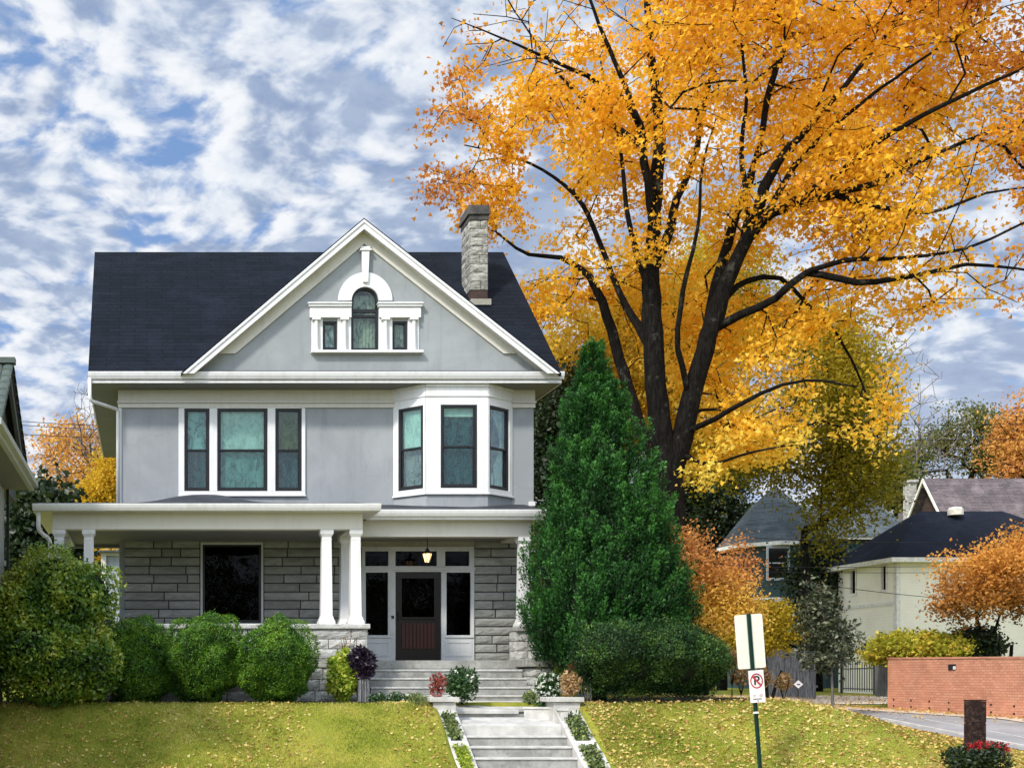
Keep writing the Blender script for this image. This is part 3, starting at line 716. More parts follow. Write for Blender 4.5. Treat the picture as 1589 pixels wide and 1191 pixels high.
# ---- bay window
p_ = .62; DBY = DW - p_; c0x, c1x = X(661, DBY), X(757, DBY)
A0, A1, A2, A3 = Vector((bx0, DW, 0)), Vector((c0x, DBY, 0)), Vector((c1x, DBY, 0)), Vector((bx1, DW, 0))
zb0, zb1 = Z(764, DBY), Z(627, DBY); zbb = zp - .42
facets = [(A0, A1), (A1, A2), (A2, A3)]; casm = B(); wallm = B(); frm = B()
for k, (a, b_) in enumerate(facets):
    L = (b_ - a).length; fr1 = (a, (b_ - a)); 
    if k == 0: wa, wb_ = L * .16, L * .93
    elif k == 1: wa, wb_ = L * .235, L * .825
    else: wa, wb_ = L * .04, L * .86
    wz0, wz1 = Z(757, DBY), Z(628, DBY)
    casm.frame(*fr1).holes(.0, L, zb0, zc - .30, -.03, .02, [(wa, wb_, wz0, wz1)])
    frm.frame(*fr1).box(-.005, L + .005, -.035, .02, zc - .298, zc - .08).box(-.01, L + .01, -.07, .02, zc - .078, zc - .003).box(-.012, L + .012, -.055, -.036, zc - .31, zc - .28)
    casm.frame(*fr1).box(-.01, L + .01, -.06, .02, zb0 - .045, zb0 - .002)
    wallm.frame(*fr1).box(.0, L, .0, .1, zbb, zb0 - .047)
    cu = [[('f', 'greycloth', 0)], [('f', 'teal', 0)], [('l', 'olive', .5), ('r', 'shade', .8)]][k]; sh_ = [('shade', .5), ('shade', .13), None][k]
    sash_window((tuple(a), tuple(b_ - a)), wa, wb_, wz0, wz1, cu, sh_, b=-.005)
casm.build('bay_casing', M['white'], house, .004); frm.build('bay_frieze', M['white'], house, .004); wallm.build('bay_wall', M['stucco'], house)
mb = B(); mb.slab([tuple(A0 + Vector((0, .1, zbb + .004))), (A1.x, A1.y + .01, zbb + .004), (A2.x, A2.y + .01, zbb + .004), tuple(A3 + Vector((0, .1, zbb + .004)))], .05); mb.build('bay_floor', M['stucco'], house)

# ---- gable ornament
def gx_(p): return X(p, DG)
def gz_(p): return Z(p, DG)
mb = B()
ro = gx_(608) - acx; ri = R0 + .0; n = 24; zsp = gz_(473)
pts = [(acx + ro * math.cos(math.pi * k / n), ah[3] + (ro) * math.sin(math.pi * k / n) * 1.03) for k in range(n + 1)] + [(acx + ri * math.cos(math.pi * (n - k) / n), ah[3] + ri * math.sin(math.pi * (n - k) / n)) for k in range(n + 1)]
k_ = len(pts); 
outer, inner = pts[:n + 1], pts[n + 1:][::-1]
for i in range(n): mb.prism([outer[i], outer[i + 1], inner[i + 1], inner[i]], DG - .07, DG - .003)
mb.build('window_arch', M['white'], house)
for a, b_ in ((480, 544.5), (587.5, 652)):
    mb = B(); mb.box(gx_(a), gx_(b_), DG - .10, DG - .003, gz_(494), gz_(478)).box(gx_(a) - .03, gx_(b_) + (.03 if a > 500 else 0), DG - .14, DG - .003, gz_(477.5), gz_(474)).box(gx_(a) - .05, gx_(b_) + (.05 if a > 500 else 0), DG - .17, DG - .003, gz_(473.8), gz_(471.5))
    mb.build('entablature', M['white'], house, .006)
for a in (490, 533.5, 597, 641):
    mb = B(); c = gx_(a); zt_, zb_ = gz_(494), gz_(545)
    mb.lathe(c, DG - .075, [(.075, zb_), (.075, zb_ + .06), (.062, zb_ + .07), (.052, zt_ - .10), (.058, zt_ - .085), (.058, zt_ - .07)], 16)
    mb.box(c - .10, c + .10, DG - .15, DG - .003, zt_ - .065, zt_ - .003); mb.build('gable_column', M['white'], house)
for a, b_ in ((483, 500.5), (523.5, 544.5), (587.5, 608.5), (632.5, 650)):
    mb = B(); mb.box(gx_(a), gx_(b_), DG - .03, DG - .002, gz_(545) + .002, gz_(494) - .002)
    mb.build('gable_casing', M['white'], house, .004)
mb = B(); mb.box(gx_(482), gx_(655), DG - .16, DG - .002, gz_(549), gz_(545.2)); mb.build('gable_sill', M['white'], house, .006)
mb = B(); mb.prism([(gx_(562), gz_(440)), (gx_(570), gz_(440)), (gx_(572), gz_(392)), (gx_(560), gz_(392))], DG - .13, DG - .003); mb.box(gx_(557), gx_(575), DG - .16, DG - .003, gz_(391.5), gz_(389)).box(gx_(559), gx_(573), DG - .14, DG - .003, gz_(388.5), gz_(385)); mb.build('keystone', M['white'], house, .006)
frg = ((0, DG + .02, 0), (1, 0, 0))
for h, cu in ((sl, [('f', 'pale', 0)]), (sr, [('f', 'pale2', 0)])): sash_window(frg, h[0], h[1], h[2], h[3], cu, None, mid=0)
# arched window
mb = B(); w = .055; zt_ = ah[3]
mb.box(ah[0], ah[0] + w, DG + .02, DG + .12, ah[2], zt_).box(ah[1] - w, ah[1], DG + .02, DG + .12, ah[2], zt_).box(ah[0] + w, ah[1] - w, DG + .02, DG + .12, ah[2], ah[2] + w)
zm1, zm2 = gz_(487), gz_(481)
mb.box(ah[0] + w, ah[1] - w, DG + .03, DG + .10, gz_(492), gz_(488)).box(ah[0] + w, ah[1] - w, DG + .03, DG + .10, gz_(484), gz_(479))
oo = [(acx + R0 * math.cos(math.pi * k / 16), zt_ + R0 * math.sin(math.pi * k / 16)) for k in range(17)]; ii = [(acx + (R0 - w) * math.cos(math.pi * k / 16), zt_ + (R0 - w) * math.sin(math.pi * k / 16)) for k in range(17)]
for i in range(16): mb.prism([oo[i], oo[i + 1], ii[i + 1], ii[i]], DG + .02, DG + .12)
aw = mb.build('arched_window', M['black'], house)
mb = B(); mb.prism([(ah[0] + w, ah[2] + w), (ah[1] - w, ah[2] + w)] + [(acx + (R0 - w) * math.cos(math.pi * k / 16), zt_ + (R0 - w) * math.sin(math.pi * k / 16)) for k in range(17)], DG + .06, DG + .064); link_sub(mb, 'pane', 'glass', aw)
mb = B(); n = 24; vs = []
for j in range(2):
    for i in range(n + 1): vs.append((ah[0] + .05 + (ah[1] - ah[0] - .1) * i / n, DG + .22 + .02 * math.sin(i * 1.7), [ah[2] + .05, zt_ + R0 * .6][j]))
mb.add(vs, [(i, i + 1, n + 2 + i, n + 1 + i) for i in range(n)]); link_sub(mb, 'curtain', 'pale2', aw, True)
mb = B(); mb.box(ah[0] - .3, ah[1] + .3, DG + .6, DG + .63, ah[2] - .3, zt_ + 1); link_sub(mb, 'dark_room_sheet', 'black', aw)  # black backing in place of the dark attic interior

# ---- chimney
DC = 32.0; cx0, cx1 = X(730, DC), X(756.5, DC); cy1 = DC + .85; czt = Z(341, DC); czb = Z(466, DC)
mb = B(); mb.box(cx0 + .01, cx1 - .01, DC + .01, cy1 - .01, czb - .5, czt + .02); 
chim = mb.build('chimney', M['mortar'], None); chim.parent = house; chim.location = tuple(-v for v in house.location)
mb = B(); mb.ashlar(cx0, cx1, Z(450, DC), czt, DC, 8, [], 4, .2, .5, .008, .04); mb.frame((cx0, cy1, 0), (0, -1, 0)).ashlar(0, .85, Z(450, DC), czt, 0, 8, [], 5, .3, .6, .008, .04); mb.frame((cx1, DC, 0), (0, 1, 0)).ashlar(0, .85, Z(450, DC), czt, 0, 8, [], 6, .3, .6, .008, .04)
link_sub(mb, 'stone_facing', 'cstone', chim)
mb = B(); mb.box(cx0 - .03, cx1 + .03, DC - .04, cy1 + .03, czt - .02, czt + .12).box(cx0 - .08, cx1 + .06, DC - .09, cy1 + .07, czt + .122, czt + .20).box(cx0 - .05, cx1 + .03, DC - .06, cy1 + .04, czt + .202, czt + .38); M['cap'] = mat_conc('chimney_cap', (.04, .04, .04), (.11, .10, .09)); link_sub(mb, 'chimney_cap', 'cap', chim, bevel=.01)
mb = B(); M['cbrick'] = mat_brick('chimney_brick', (.05, .03, .025), (.07, .045, .035), (.03, .03, .03), 'x'); mb.box(cx0 + .0, cx1 - .0, DC - .004, cy1, czb - .3, Z(451, DC)); link_sub(mb, 'brick_base', 'cbrick', chim)
mb = B(); mb.box(cx0 - .03, cx1 + .05, DC - .18, DC - .005, czb - .17, czb - .01); link_sub(mb, 'flashing', 'lintel', chim)

# ---- downspouts
def pipe(name, pts, r, mat='white', parent=house): return B().tube(smooth_pipe(pts), r, 8).build(name, M[mat], parent, smooth=True)
def smooth_pipe(pts):
    out = [pts[0]]
    for i in range(1, len(pts) - 1):
        a, b, c = map(Vector, (pts[i - 1], pts[i], pts[i + 1])); d1 = min(.08, (b - a).length * .4); d2 = min(.08, (c - b).length * .4)
        p, q = b + (a - b).normalized() * d1, b + (c - b).normalized() * d2; out += [tuple(p), tuple((p + q + b * 2) / 4), tuple(q)]
    return out + [pts[-1]]
pipe('downspout', [(ex0 + .02, DE - .06, ze - .15), (ex0 + .03, DE - .05, Z(622, DE)), (hx0 - .03, DW - .07, Z(636, DW)), (hx0 - .03, DW - .07, zp - .1)], .045)

# ================================================================== PORCH
DP = 27.4; DP2 = 28.8; DGt = 26.95; DGt2 = 28.35
zbm = Z(822, DP); zbt = Z(797, DP)                  # beam
zg = Z(781, DGt)                                    # gutter top left
zfl = Z(1024, 28.6)                                 # porch floor
col1, col2, colp, colc, colr = X(92, DP), X(138, DP), X(506, DP), X(551, DP), X(811.5, DP2)
pxl, pxr = X(51, DGt), X(590, DGt); pxr2 = X(846, DGt2)
# porch roofs (gently lumpy felt)
def felt(name, x0, x1, y0, y1, z0, z1, bump=None, th=.05):
    nx, ny = 60, 10; vs = []
    for j in range(ny + 1):
        for i in range(nx + 1):
            x = x0 + (x1 - x0) * i / nx; t = j / ny; y = y0 + (y1 - y0) * t
            z = z0 + (z1 - z0) * t + (.03 * (vn(np.array([[x, y, 0.]]), 1.2, 2)[0] - .5) * min(1, t * 4))
            if bump: z += bump(x, t)
            vs.append((x, y, z))
    mb = B(); k = len(vs); vs += [(x, y, z - th) for x, y, z in vs]
    fs = [(j * (nx + 1) + i, j * (nx + 1) + i + 1, (j + 1) * (nx + 1) + i + 1, (j + 1) * (nx + 1) + i) for j in range(ny) for i in range(nx)]
    edge = [i for i in range(nx)] ; fs2 = [(i, i + k, i + 1 + k, i + 1) for i in edge] + [(j * (nx + 1), (j + 1) * (nx + 1), (j + 1) * (nx + 1) + k, j * (nx + 1) + k) for j in range(ny)] + [(j * (nx + 1) + nx, j * (nx + 1) + nx + k, (j + 1) * (nx + 1) + nx + k, (j + 1) * (nx + 1) + nx) for j in range(ny)]
    mb.add(vs, fs + fs2); return mb.build(name, M['membrane'], house)
hump = lambda x, t: .21 * math.exp(-(abs(x - X(315, 29)) / 1.0) ** 2.6) * min(1, t * 1.6)
felt('porch_roof', pxl - .02, pxr, DGt - .04, DW + .0, zg - .01, Z(779.5, DW), hump)
felt('porch_roof', pxr - .02, pxr2 + .02, DGt2 - .04, DW, Z(791, DGt2), Z(784, DW), lambda x, t: .05 * vn(np.array([[x, 0, 0.]]), 2.1, 8)[0] * t)
gutter(pxl, pxr, DGt, zg - .01, .15, .12).build('porch_gutter', M['white'], house)
gutter(pxr - .05, pxr2, DGt2, Z(791, DGt2), .15, .12).build('porch_gutter', M['white'], house)
mb = B(); mb.box(pxl + .02, pxr - .02, DGt + .004, DGt + .05, zbt - .0, zg - .07).box(pxl - .0, pxl + .04, DGt + .055, 31.2, zbt, zg - .03).box(pxr - .05, pxr + .0, DGt + .055, DGt2, zbt, zg - .03); mb.build('porch_fascia', M['white'], house, .005)
mb = B(); mb.box(pxr - .03, pxr2 - .02, DGt2 + .004, DGt2 + .05, zbt, Z(791, DGt2) - .07).box(pxr2 - .04, pxr2, DGt2 + .055, 30.6, zbt, Z(791, DGt2) - .03); mb.build('porch_fascia', M['white'], house, .005)
mb = B(); mb.box(pxl + .04, pxr - .05, DGt + .05, DP - .16, zbt - .0, zbt + .03).box(pxl + .04, col1 - .17, DP - .16, 31.1, zbt, zbt + .03).box(colc + .16, pxr - .05, DP - .16, DGt2, zbt, zbt + .03).box(pxr - .03, pxr2 - .04, DGt2 + .05, DP2 - .16, zbt, zbt + .03).box(colr + .16, pxr2 - .04, DP2 - .16, 30.5, zbt, zbt + .03); mb.build('porch_soffit', M['trim'], house)
# beams
mb = B(); w = .15
mb.box(col1 - w, colc + w, DP - w, DP + w, zbm, zbt + .02).box(colc - w, colc + w, DP + w, DP2 + w, zbm, zbt + .02).box(colc + w, colr + w, DP2 - w, DP2 + w, zbm, zbt + .02).box(colr - w, colr + w, DP2 + w, DW + .1, zbm, zbt + .02).box(col1 - w, col1 + w, DP + w, 30.9, zbm, zbt + .02)
mb.build('porch_beam', M['trim'], house, .006)
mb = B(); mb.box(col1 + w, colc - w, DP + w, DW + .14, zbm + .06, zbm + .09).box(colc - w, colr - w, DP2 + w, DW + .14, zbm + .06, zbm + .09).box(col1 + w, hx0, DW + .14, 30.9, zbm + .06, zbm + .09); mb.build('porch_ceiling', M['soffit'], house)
mb = B(); mb.box(col1 - w, hx0, 30.9, 31.1, zbm - .02, zbt + .3); mb.build('porch_beam', M['soffit'], house)
mb = B(); mb.slab([(pxl, DW + .0, Z(779.5, DW) + .0), (hx0, DW + .0, Z(779.5, DW) + .0), (hx0, 31.2, Z(779.5, DW) + .1), (pxl, 31.2, Z(779.5, DW) + .1)], .05); mb.build('porch_roof', M['membrane'], house)
# columns, square and tapering
zcb = Z(968, DP)
def column(x, y, zb=zcb):
    mb = B(); h = zbm - zb
    mb.lathe(x, y, [(.185, zb + .003), (.185, zb + .06), (.17, zb + .075), (.145, zb + .15), (.13, zb + .19), (.108, zbm - .24), (.112, zbm - .235), (.112, zbm - .215), (.106, zbm - .21), (.106, zbm - .17), (.13, zbm - .13), (.135, zbm - .12), (.15, zbm - .09), (.15, zbm - .003)], sq=True)
    mb.build('column', M['white'], house, .004)
for x, y in ((col1, DP), (col2, DP), (colp, DP), (colc, DP), (colc, DP2 + .0), (col1, DP2), (colr, DP2)): column(x, y)
# stone wall below, openings for window and door
DL = DW + .15
wz = (X(311, DL), X(408.5, DL), Z(969, DL), Z(841, DL)); dz = (X(561, DL), X(735, DL), zfl - .05, Z(848, DL))
lx0, lx1 = X(193, DL), hx1
mb = B(); mb.holes(lx0 + .01, lx1 - .01, ZT - .1, zp - .35, DL + .012, DL + .2, [wz, dz]); mb.build('ground_floor_wall', M['mortar'], house)
mb = B(); mb.ashlar(lx0, lx1, zfl, zbm + .09, DL, 14, [(wz[0] - .01, wz[1] + .01, wz[2], wz[3]), (X(303, DL), X(414, DL), Z(840, DL), 99), (dz[0], dz[1], 0, dz[3]), (X(557, DL), X(736, DL), Z(850, DL), 99)], 21, .42, 1.15)
mb.frame((lx0, 34, 0), (0, -1, 0)).ashlar(0, 34 - DL, zfl, zbm + .09, 0, 14, [], 22, .42, 1.15)
mb.build('stone_facing', M['stone'], house)
mb = B(); mb.box(X(303, DL), X(414, DL), DL - .05, DL + .01, Z(840.5, DL), zbm + .058); mb.build('lintel', M['lintel'], house, .008)
mb = B(); mb.box(X(557, DL), X(736, DL), DL - .05, DL + .01, Z(849, DL), zbm + .058); mb.build('lintel', M['lintel'], house, .008)
# ground floor window
wn = sash_window(((0, DL - .0, 0), (1, 0, 0)), wz[0] + .05, wz[1] - .05, wz[2] + .05, wz[3] - .05, None, None, mid=0, gl='dglass')
mb = B(); mb.holes(wz[0], wz[1], wz[2], wz[3], DL - .045, DL + .02, [(wz[0] + .055, wz[1] - .055, wz[2] + .05, wz[3] - .06)]); mb.build('window_casing', M['greytrim'], house, .006)
mb = B(); mb.box(wz[0] - .05, wz[1] + .05, DL - .10, DL + .0, wz[2] - .07, wz[2] - .003); mb.build('window_sill', M['white'], house, .006)
# ---- door set
def dx(p): return X(p, DL)
def dzv(p): return Z(p, DL)
op = [(dx(567), dx(601.5), dzv(985), dzv(888)), (dx(613), dx(684), zfl + .02, dzv(887)), (dx(692), dx(729.5), dzv(985), dzv(888)),
      (dx(566), dx(602), dzv(878), dzv(855)), (dx(613), dx(677), dzv(878), dzv(855)), (dx(690), dx(727.5), dzv(878), dzv(855))]
mb = B(); mb.holes(dz[0], dz[1], zfl - .04, dz[3], DL - .06, DL + .06, op)
mb.box(dz[0] - .02, dz[1] + .02, DL - .10, DL - .062, dzv(884), dzv(881)).box(dx(563), dx(606), DL - .09, DL - .062, dzv(989), dzv(986)).box(dx(689), dx(734), DL - .09, DL - .062, dzv(989), dzv(986))
for a, b_ in ((565, 604), (690, 731)):
    mb.box(dx(a), dx(a + 3), DL - .075, DL - .061, dzv(1018), dzv(994)).box(dx(b_ - 3), dx(b_), DL - .075, DL - .061, dzv(1018), dzv(994)).box(dx(a + 3), dx(b_ - 3), DL - .075, DL - .061, dzv(1018), dzv(1014)).box(dx(a + 3), dx(b_ - 3), DL - .075, DL - .061, dzv(997.5), dzv(994))
dfr = mb.build('door_frame', M['greytrim'], house, .004)
mb = B(); mb.lathe(dx(608.5), DL - .07, [(.035, dzv(959)), (.035, dzv(955))], 8); link_sub(mb, 'door_bell', 'darkmetal', dfr)
for nm, h in (('sidelight', op[0]), ('sidelight', op[2]), ('transom_window', op[3]), ('transom_window', op[4]), ('transom_window', op[5])):
    mb = B(); mb.box(h[0], h[1], DL + .0, DL + .006, h[2], h[3]); mb.build(nm, M['dglass'], house)
mb = B(); mb.box(dz[0] - .2, dz[1] + .2, DL + 1.2, DL + 1.25, zfl - .1, dz[3] + .2); mb.build('dark_hall_sheet', M['black'], house)  # black sheet standing for the dark hall behind the door glass
d0, d1 = op[1][0], op[1][1]; dzb, dzt = op[1][2], op[1][3]; gz1, gz2 = dzv(958), dzv(897)
mb = B(); mb.holes(d0 + .005, d1 - .005, dzb, dzt, DL - .01, DL + .04, [(d0 + .17, d1 - .17, gz1, gz2)]); door = mb.build('door', M['wood'], house, .004)
mb = B(); mb.box(d0 + .17, d1 - .17, DL + .01, DL + .016, gz1, gz2); link_sub(mb, 'door_glass', 'dglass', door)
mb = B(); k = 9; a0, a1 = d0 + .16, d1 - .16
for i in range(k): mb.box(a0 + (a1 - a0) * i / k + .006, a0 + (a1 - a0) * (i + 1) / k - .006, DL - .035, DL - .011, dzv(1006), dzv(966))
link_sub(mb, 'door_panel', 'redwood', door, bevel=.004)
mb = B(); mb.box(a0 - .02, a1 + .02, DL - .05, DL - .011, dzv(960), dzv(957)); link_sub(mb, 'door_rail', 'wood', door, bevel=.004)
mb = B(); mb.tube([(d0 + .08, DL - .05, dzv(962)), (d0 + .08, DL - .05, dzv(950))], .015, 6); link_sub(mb, 'door_handle', 'darkmetal', door)
# ---- porch base
zcap = Z(976, DP); zsl = Z(1035, DP)
mb = B(); mb.box(col1 - .3, colc + .22, DP - .18, DP + .22, ZT - .3, zcb - .10).box(colc - .22, colc + .22, DP + .22, DP2 + .2, ZT - .3, zcb - .10).box(col1 - .3, col1 + .25, DP + .22, 31, ZT - .3, zcb - .10); mb.build('porch_wall', M['mortar'], house)
yk = DP - .2
mb = B(); mb.ashlar(col1 - .32, colc + .24, zfl + .02, zcap - .0, yk, 3, [], 31, .35, 1.0, .008, .05); mb.build('stone_facing', M['lstone'], house); mb = B(); mb.ashlar(col1 - .32, colc + .24, ZT, zsl, yk, 3, [], 33, .35, .9, .008, .05)
mb.build('foundation_stone', M['lstone'], house); mb = B()
mb.frame((colc + .24, yk, 0), (0, 1, 0)).ashlar(0, 1.7, zfl + .02, zcap, 0, 3, [], 32, .35, .9, .008, .05)
mb.build('stone_facing', M['lstone'], house)
mb = B(); mb.box(col1 - .36, colc + .30, yk - .09, DP + .26, zcap + .0, zcb).box(colc - .26, colc + .30, DP + .26, DP2 + .26, zcap + .0, zcb).box(col1 - .36, col1 + .26, DP + .26, 31, zcap, zcb); mb.build('wall_cap', M['lstone'], house, .025)
mb = B(); mb.box(col1 - .34, colc + .26, yk - .05, DP - .185, zsl, zfl + .01); mb.build('slab_edge', M['conc'], house, .01)
mb = B(); mb.box(col1 - .3, colc, DP, 31, zfl - .15, zfl).box(colc, X(806, 28.6), 28.6, DL + 1, zfl - .2, zfl); mb.build('porch_floor', M['conc'], house, .01)
sx0 = X(570, 28.4)
ST = [(1038, 28.3, 811, 560), (1051, 28.0, 818, 560), (1065, 27.7, 824, 560), (1078, 27.4, 829, 560)]
zl = zfl - .2
for y, D, r, l in ST:
    z1 = Z(y, D); mb = B(); mb.box(sx0 - .05, X(r, D), D, 28.59 if D == 28.3 else D + .30, ZT - .2, z1 - .05); mb.build('step', M['conc'], house, .006)
    mb = B(); mb.box(sx0 - .05, X(r, D), D - .025, 28.59 if D == 28.3 else D + .27, z1 - .047, z1); mb.build('tread', M['lstone'], house, .014)
mb = B(); mb.box(sx0, X(806, 28.6), 28.595, 28.62, ZT - .1, zfl - .205); mb.build('step_backing', M['conc'], house)
# right pier
mb = B(); mb.box(X(803, 28.5) + .01, X(835, 28.5) - .01, 28.61, 29.1, ZT - .2, zcap); mb.box(X(822, 27.9) + .02, X(858, 27.9) - .02, 27.92, 28.7, ZT - .2, Z(1036, 27.8)); mb.build('porch_pier', M['mortar'], house)
mb = B(); mb.ashlar(X(803, 28.5), X(835, 28.5), zfl, zcap, 28.6, 3, [], 41, .2, .4, .008, .05).ashlar(X(822, 27.9), X(858, 27.9), ZT, Z(1036, 27.8), 27.9, 4, [], 42, .25, .5, .008, .05).frame((X(803, 28.5), 29.1, 0), (0, -1, 0)).ashlar(0, .5, zfl, zcap, 0, 3, [], 44, .2, .4, .008, .05).frame((X(822, 27.9), 28.7, 0), (0, -1, 0)).ashlar(0, .8, ZT, Z(1036, 27.8), 0, 4, [], 43, .25, .5, .008, .05); mb.build('stone_facing', M['lstone'], house)
mb = B(); mb.box(X(801, 28.5), X(838, 28.5), 28.5, 29.2, zcap + .003, zcb); mb.build('pier_cap', M['conc'], house, .02)
mb = B(); mb.box(X(816, 27.8), X(862, 27.8), 27.8, 28.75, Z(1034, 27.8), Z(1021, 27.8)); mb.build('pier_cap', M['conc'], house, .02)
pipe('downspout', [(pxl + .12, DGt + .06, zbt + .05), (pxl + .12, DGt + .1, Z(822, DGt)), (col1 - .2, DP - .12, Z(838, DP)), (col1 - .2, DP - .12, Z(1000, DP))], .05)

# ---- porch lantern
lz = Z(864, 29.2); lxx = X(663, 29.2)
lan = thing('porch_lantern', 'lit black hanging lantern under porch ceiling before the front door', 'lantern', (lxx, 29.2, lz))
mb = B(); mb.tube([(lxx, 29.2, lz + .22), (lxx, 29.2, zbm + .06)], .010, 6); mb.lathe(lxx, 29.2, [(.03, zbm + .03), (.06, zbm + .058)], 10); mb.build('hanger', M['darkmetal'], lan)
mb = B(); mb.lathe(lxx, 29.2, [(.012, lz + .24), (.03, lz + .20), (.05, lz + .16), (.13, lz + .10), (.14, lz + .085)], 8); mb.lathe(lxx, 29.2, [(.05, lz - .16), (.07, lz - .14), (.06, lz - .13)], 8)
for k in range(6):
    a = math.pi / 3 * k; mb.tube([(lxx + .065 * math.cos(a), 29.2 + .065 * math.sin(a), lz - .14), (lxx + .125 * math.cos(a), 29.2 + .125 * math.sin(a), lz + .09)], .008, 5)
mb.build('lantern_frame', M['darkmetal'], lan)
m, t = new_mat('lantern_glow'); t.n('ShaderNodeOutputMaterial', ins={0: t.n('ShaderNodeEmission', ins={0: (1, .62, .28, 1), 1: 2.2}).outputs[0]}); M['glow'] = m
mb = B(); mb.lathe(lxx, 29.2, [(.055, lz - .12), (.11, lz + .08)], 6); mb.build('lantern_glass', M['glow'], lan)

# ================================================================== GARDEN STAIR
fx0, fx1, gx0, gx1 = 6.08, 6.53, 8.62, 9.16
stair = thing('garden_stair', 'pale concrete steps rising from the pavement between sloping planter walls', 'stairs', (7.57, 24.6, ZT - 1))
NS = [(1125, 24.9), (1141, 24.6), (1157.5, 24.3), (1175, 24.0), (1193, 23.7), (1206, 23.4)]
for i, (y, D) in enumerate(NS):
    z1 = Z(y, D)
    if i == 0: mb = B(); mb.slab([(fx1, D, z1), (gx0, D, z1), (gx0, 25.88, Z(1112, 25.88)), (fx1, 25.88, Z(1112, 25.88))], .25); mb.build('landing', M['wconc'], stair, .012)
    else:
        mb = B(); mb.box(fx1, gx0, D, NS[i - 1][1] + .03, z1 - .4, z1 - .045); mb.build('step', M['conc'], stair, .006)
        mb = B(); mb.box(fx1, gx0, D - .03, NS[i - 1][1] + .01, z1 - .042, z1); mb.build('tread', M['wconc'], stair, .012)
mb = B(); mb.box(fx1, gx0 - .0, 24.93, 25.0, Z(1140, 24.9), Z(1127, 24.9) - .1); mb.build('riser', M['conc'], stair)
mb = B(); z0_ = Z(1101, 25.9); mb.box(fx1 - .02, gx0 + .05, 25.9, 26.1, z0_ - .4, z0_ - .08); mb.build('riser', M['conc'], stair)
mb = B(); mb.slab([(fx1 - .04, 25.84, z0_), (gx0 - .6, 25.84, z0_), (gx0 - .6, 26.3, z0_ + .02), (gx0 + .05, 26.35, z0_ + .02), (gx0 + .35, 27.4, ZT + .04), (fx1 - .04, 27.4, ZT + .04)], .08); mb.build('walkway', M['wconc'], stair, .01)
# angled planter kerb on the right of the landing
mb = B()
a, b_, c_ = (X(812, 25.9), 25.86), (X(858, 25.6), 25.55), (gx0 + .02, 25.0)
for (p, q, z1) in ((a, b_, Z(1096, 25.8)), (b_, c_, Z(1098, 25.5))):
    u = Vector((q[0] - p[0], q[1] - p[1], 0)); mb.frame((p[0], p[1], 0), u); mb.box(0, u.length, 0, .14, z1 - .5, z1 - .05).box(-.02, u.length + .02, -.025, .16, z1 - .048, z1)
mb.build('planter_kerb', M['wconc'], stair, .008)
def flank(x0, x1, nm):
    za, zb = Z(1101, 25.3), Z(1191, 23.6); sl_ = (za - zb) / 1.7; ya, yb = 25.32, 23.3; zbb2 = za - sl_ * (ya - yb)
    w = .12; mb = B()
    for p, q in ((x0, x0 + w), (x1 - w, x1)): mb.frame((p, 0, 0), (0, 1, 0)).prism([(yb, zbb2 - .6), (ya, zbb2 - .6), (ya, za), (yb, zbb2)], 0, -(q - p))
    for y0_, y1_ in ((yb, yb + .16), (24.25, 24.40), (ya - .14, ya)): mb.frame((x0 + w, 0, 0), (0, 1, 0)).prism([(y0_, zbb2 - .6), (y1_, zbb2 - .6), (y1_, za - sl_ * (ya - y1_)), (y0_, za - sl_ * (ya - y0_))], 0, -(x1 - x0 - 2 * w))
    mb.build('sloping_wall', M['wconc'], stair, .008)
    mb = B(); mb.frame((x0 + w, 0, 0), (0, 1, 0)).prism([(yb, zbb2 - .6), (ya, zbb2 - .6), (ya, za - .07), (yb, zbb2 - .07)], 0, -(x1 - x0 - 2 * w)); mb.build('planting_soil', M['mortar'], stair)
    mb = B(); mb.box(x0 - .03, x1 + .0, ya + .005, ya + .55, za - 1, Z(1089, 25.33)).box(x0 - .12, x1 + .06, ya - .06, ya + .62, Z(1088.5, 25.33), Z(1081, 25.33)); mb.build('pedestal', M['wconc'], stair, .012)
flank(fx0, fx1, 'l'); flank(gx0, gx1, 'r')

# ================================================================== SHRUBS NEAR THE HOUSE
M['laurel'] = mat_leaf('laurel_leaf', [(0, (.010, .030, .005)), (.32, (.05, .14, .012)), (.62, (.17, .27, .022)), (1, (.52, .52, .07))], .25, .38, .6)
M['box'] = mat_leaf('boxwood_leaf', [(0, (.015, .05, .004)), (.5, (.06, .17, .010)), (1, (.22, .36, .025))], .25, .5, .4)
M['yew'] = mat_leaf('yew_leaf', [(0, (.003, .012, .003)), (.5, (.016, .062, .010)), (1, (.12, .22, .03))], .2, .55, .35)
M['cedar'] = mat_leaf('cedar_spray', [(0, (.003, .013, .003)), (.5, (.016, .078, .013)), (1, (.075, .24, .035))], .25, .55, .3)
def lh(Q, O): return -.08 + .75 * vn(Q, 2.3, 4) + .45 * rng.random(len(Q)) + .10 * np.clip(O[:, 2], 0, 1)  # upward-facing leaves coloured brighter, imitating light from above
def bh(Q, O): return -.15 + .6 * vn(Q, 4.5, 4) + .6 * rng.random(len(Q)) + .12 * np.clip(O[:, 2], 0, 1)  # top leaves tinted lighter, top light put into the hue
bush('laurel_bush', 'tall rounded broadleaf evergreen bush at the left end of the porch', 'bush',
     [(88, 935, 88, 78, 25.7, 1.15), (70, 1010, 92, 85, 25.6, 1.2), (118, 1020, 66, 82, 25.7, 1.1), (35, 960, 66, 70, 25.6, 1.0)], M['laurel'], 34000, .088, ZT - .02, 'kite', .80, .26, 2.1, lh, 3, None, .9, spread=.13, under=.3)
gr_ = 'clipped round bushes in front of the porch wall'
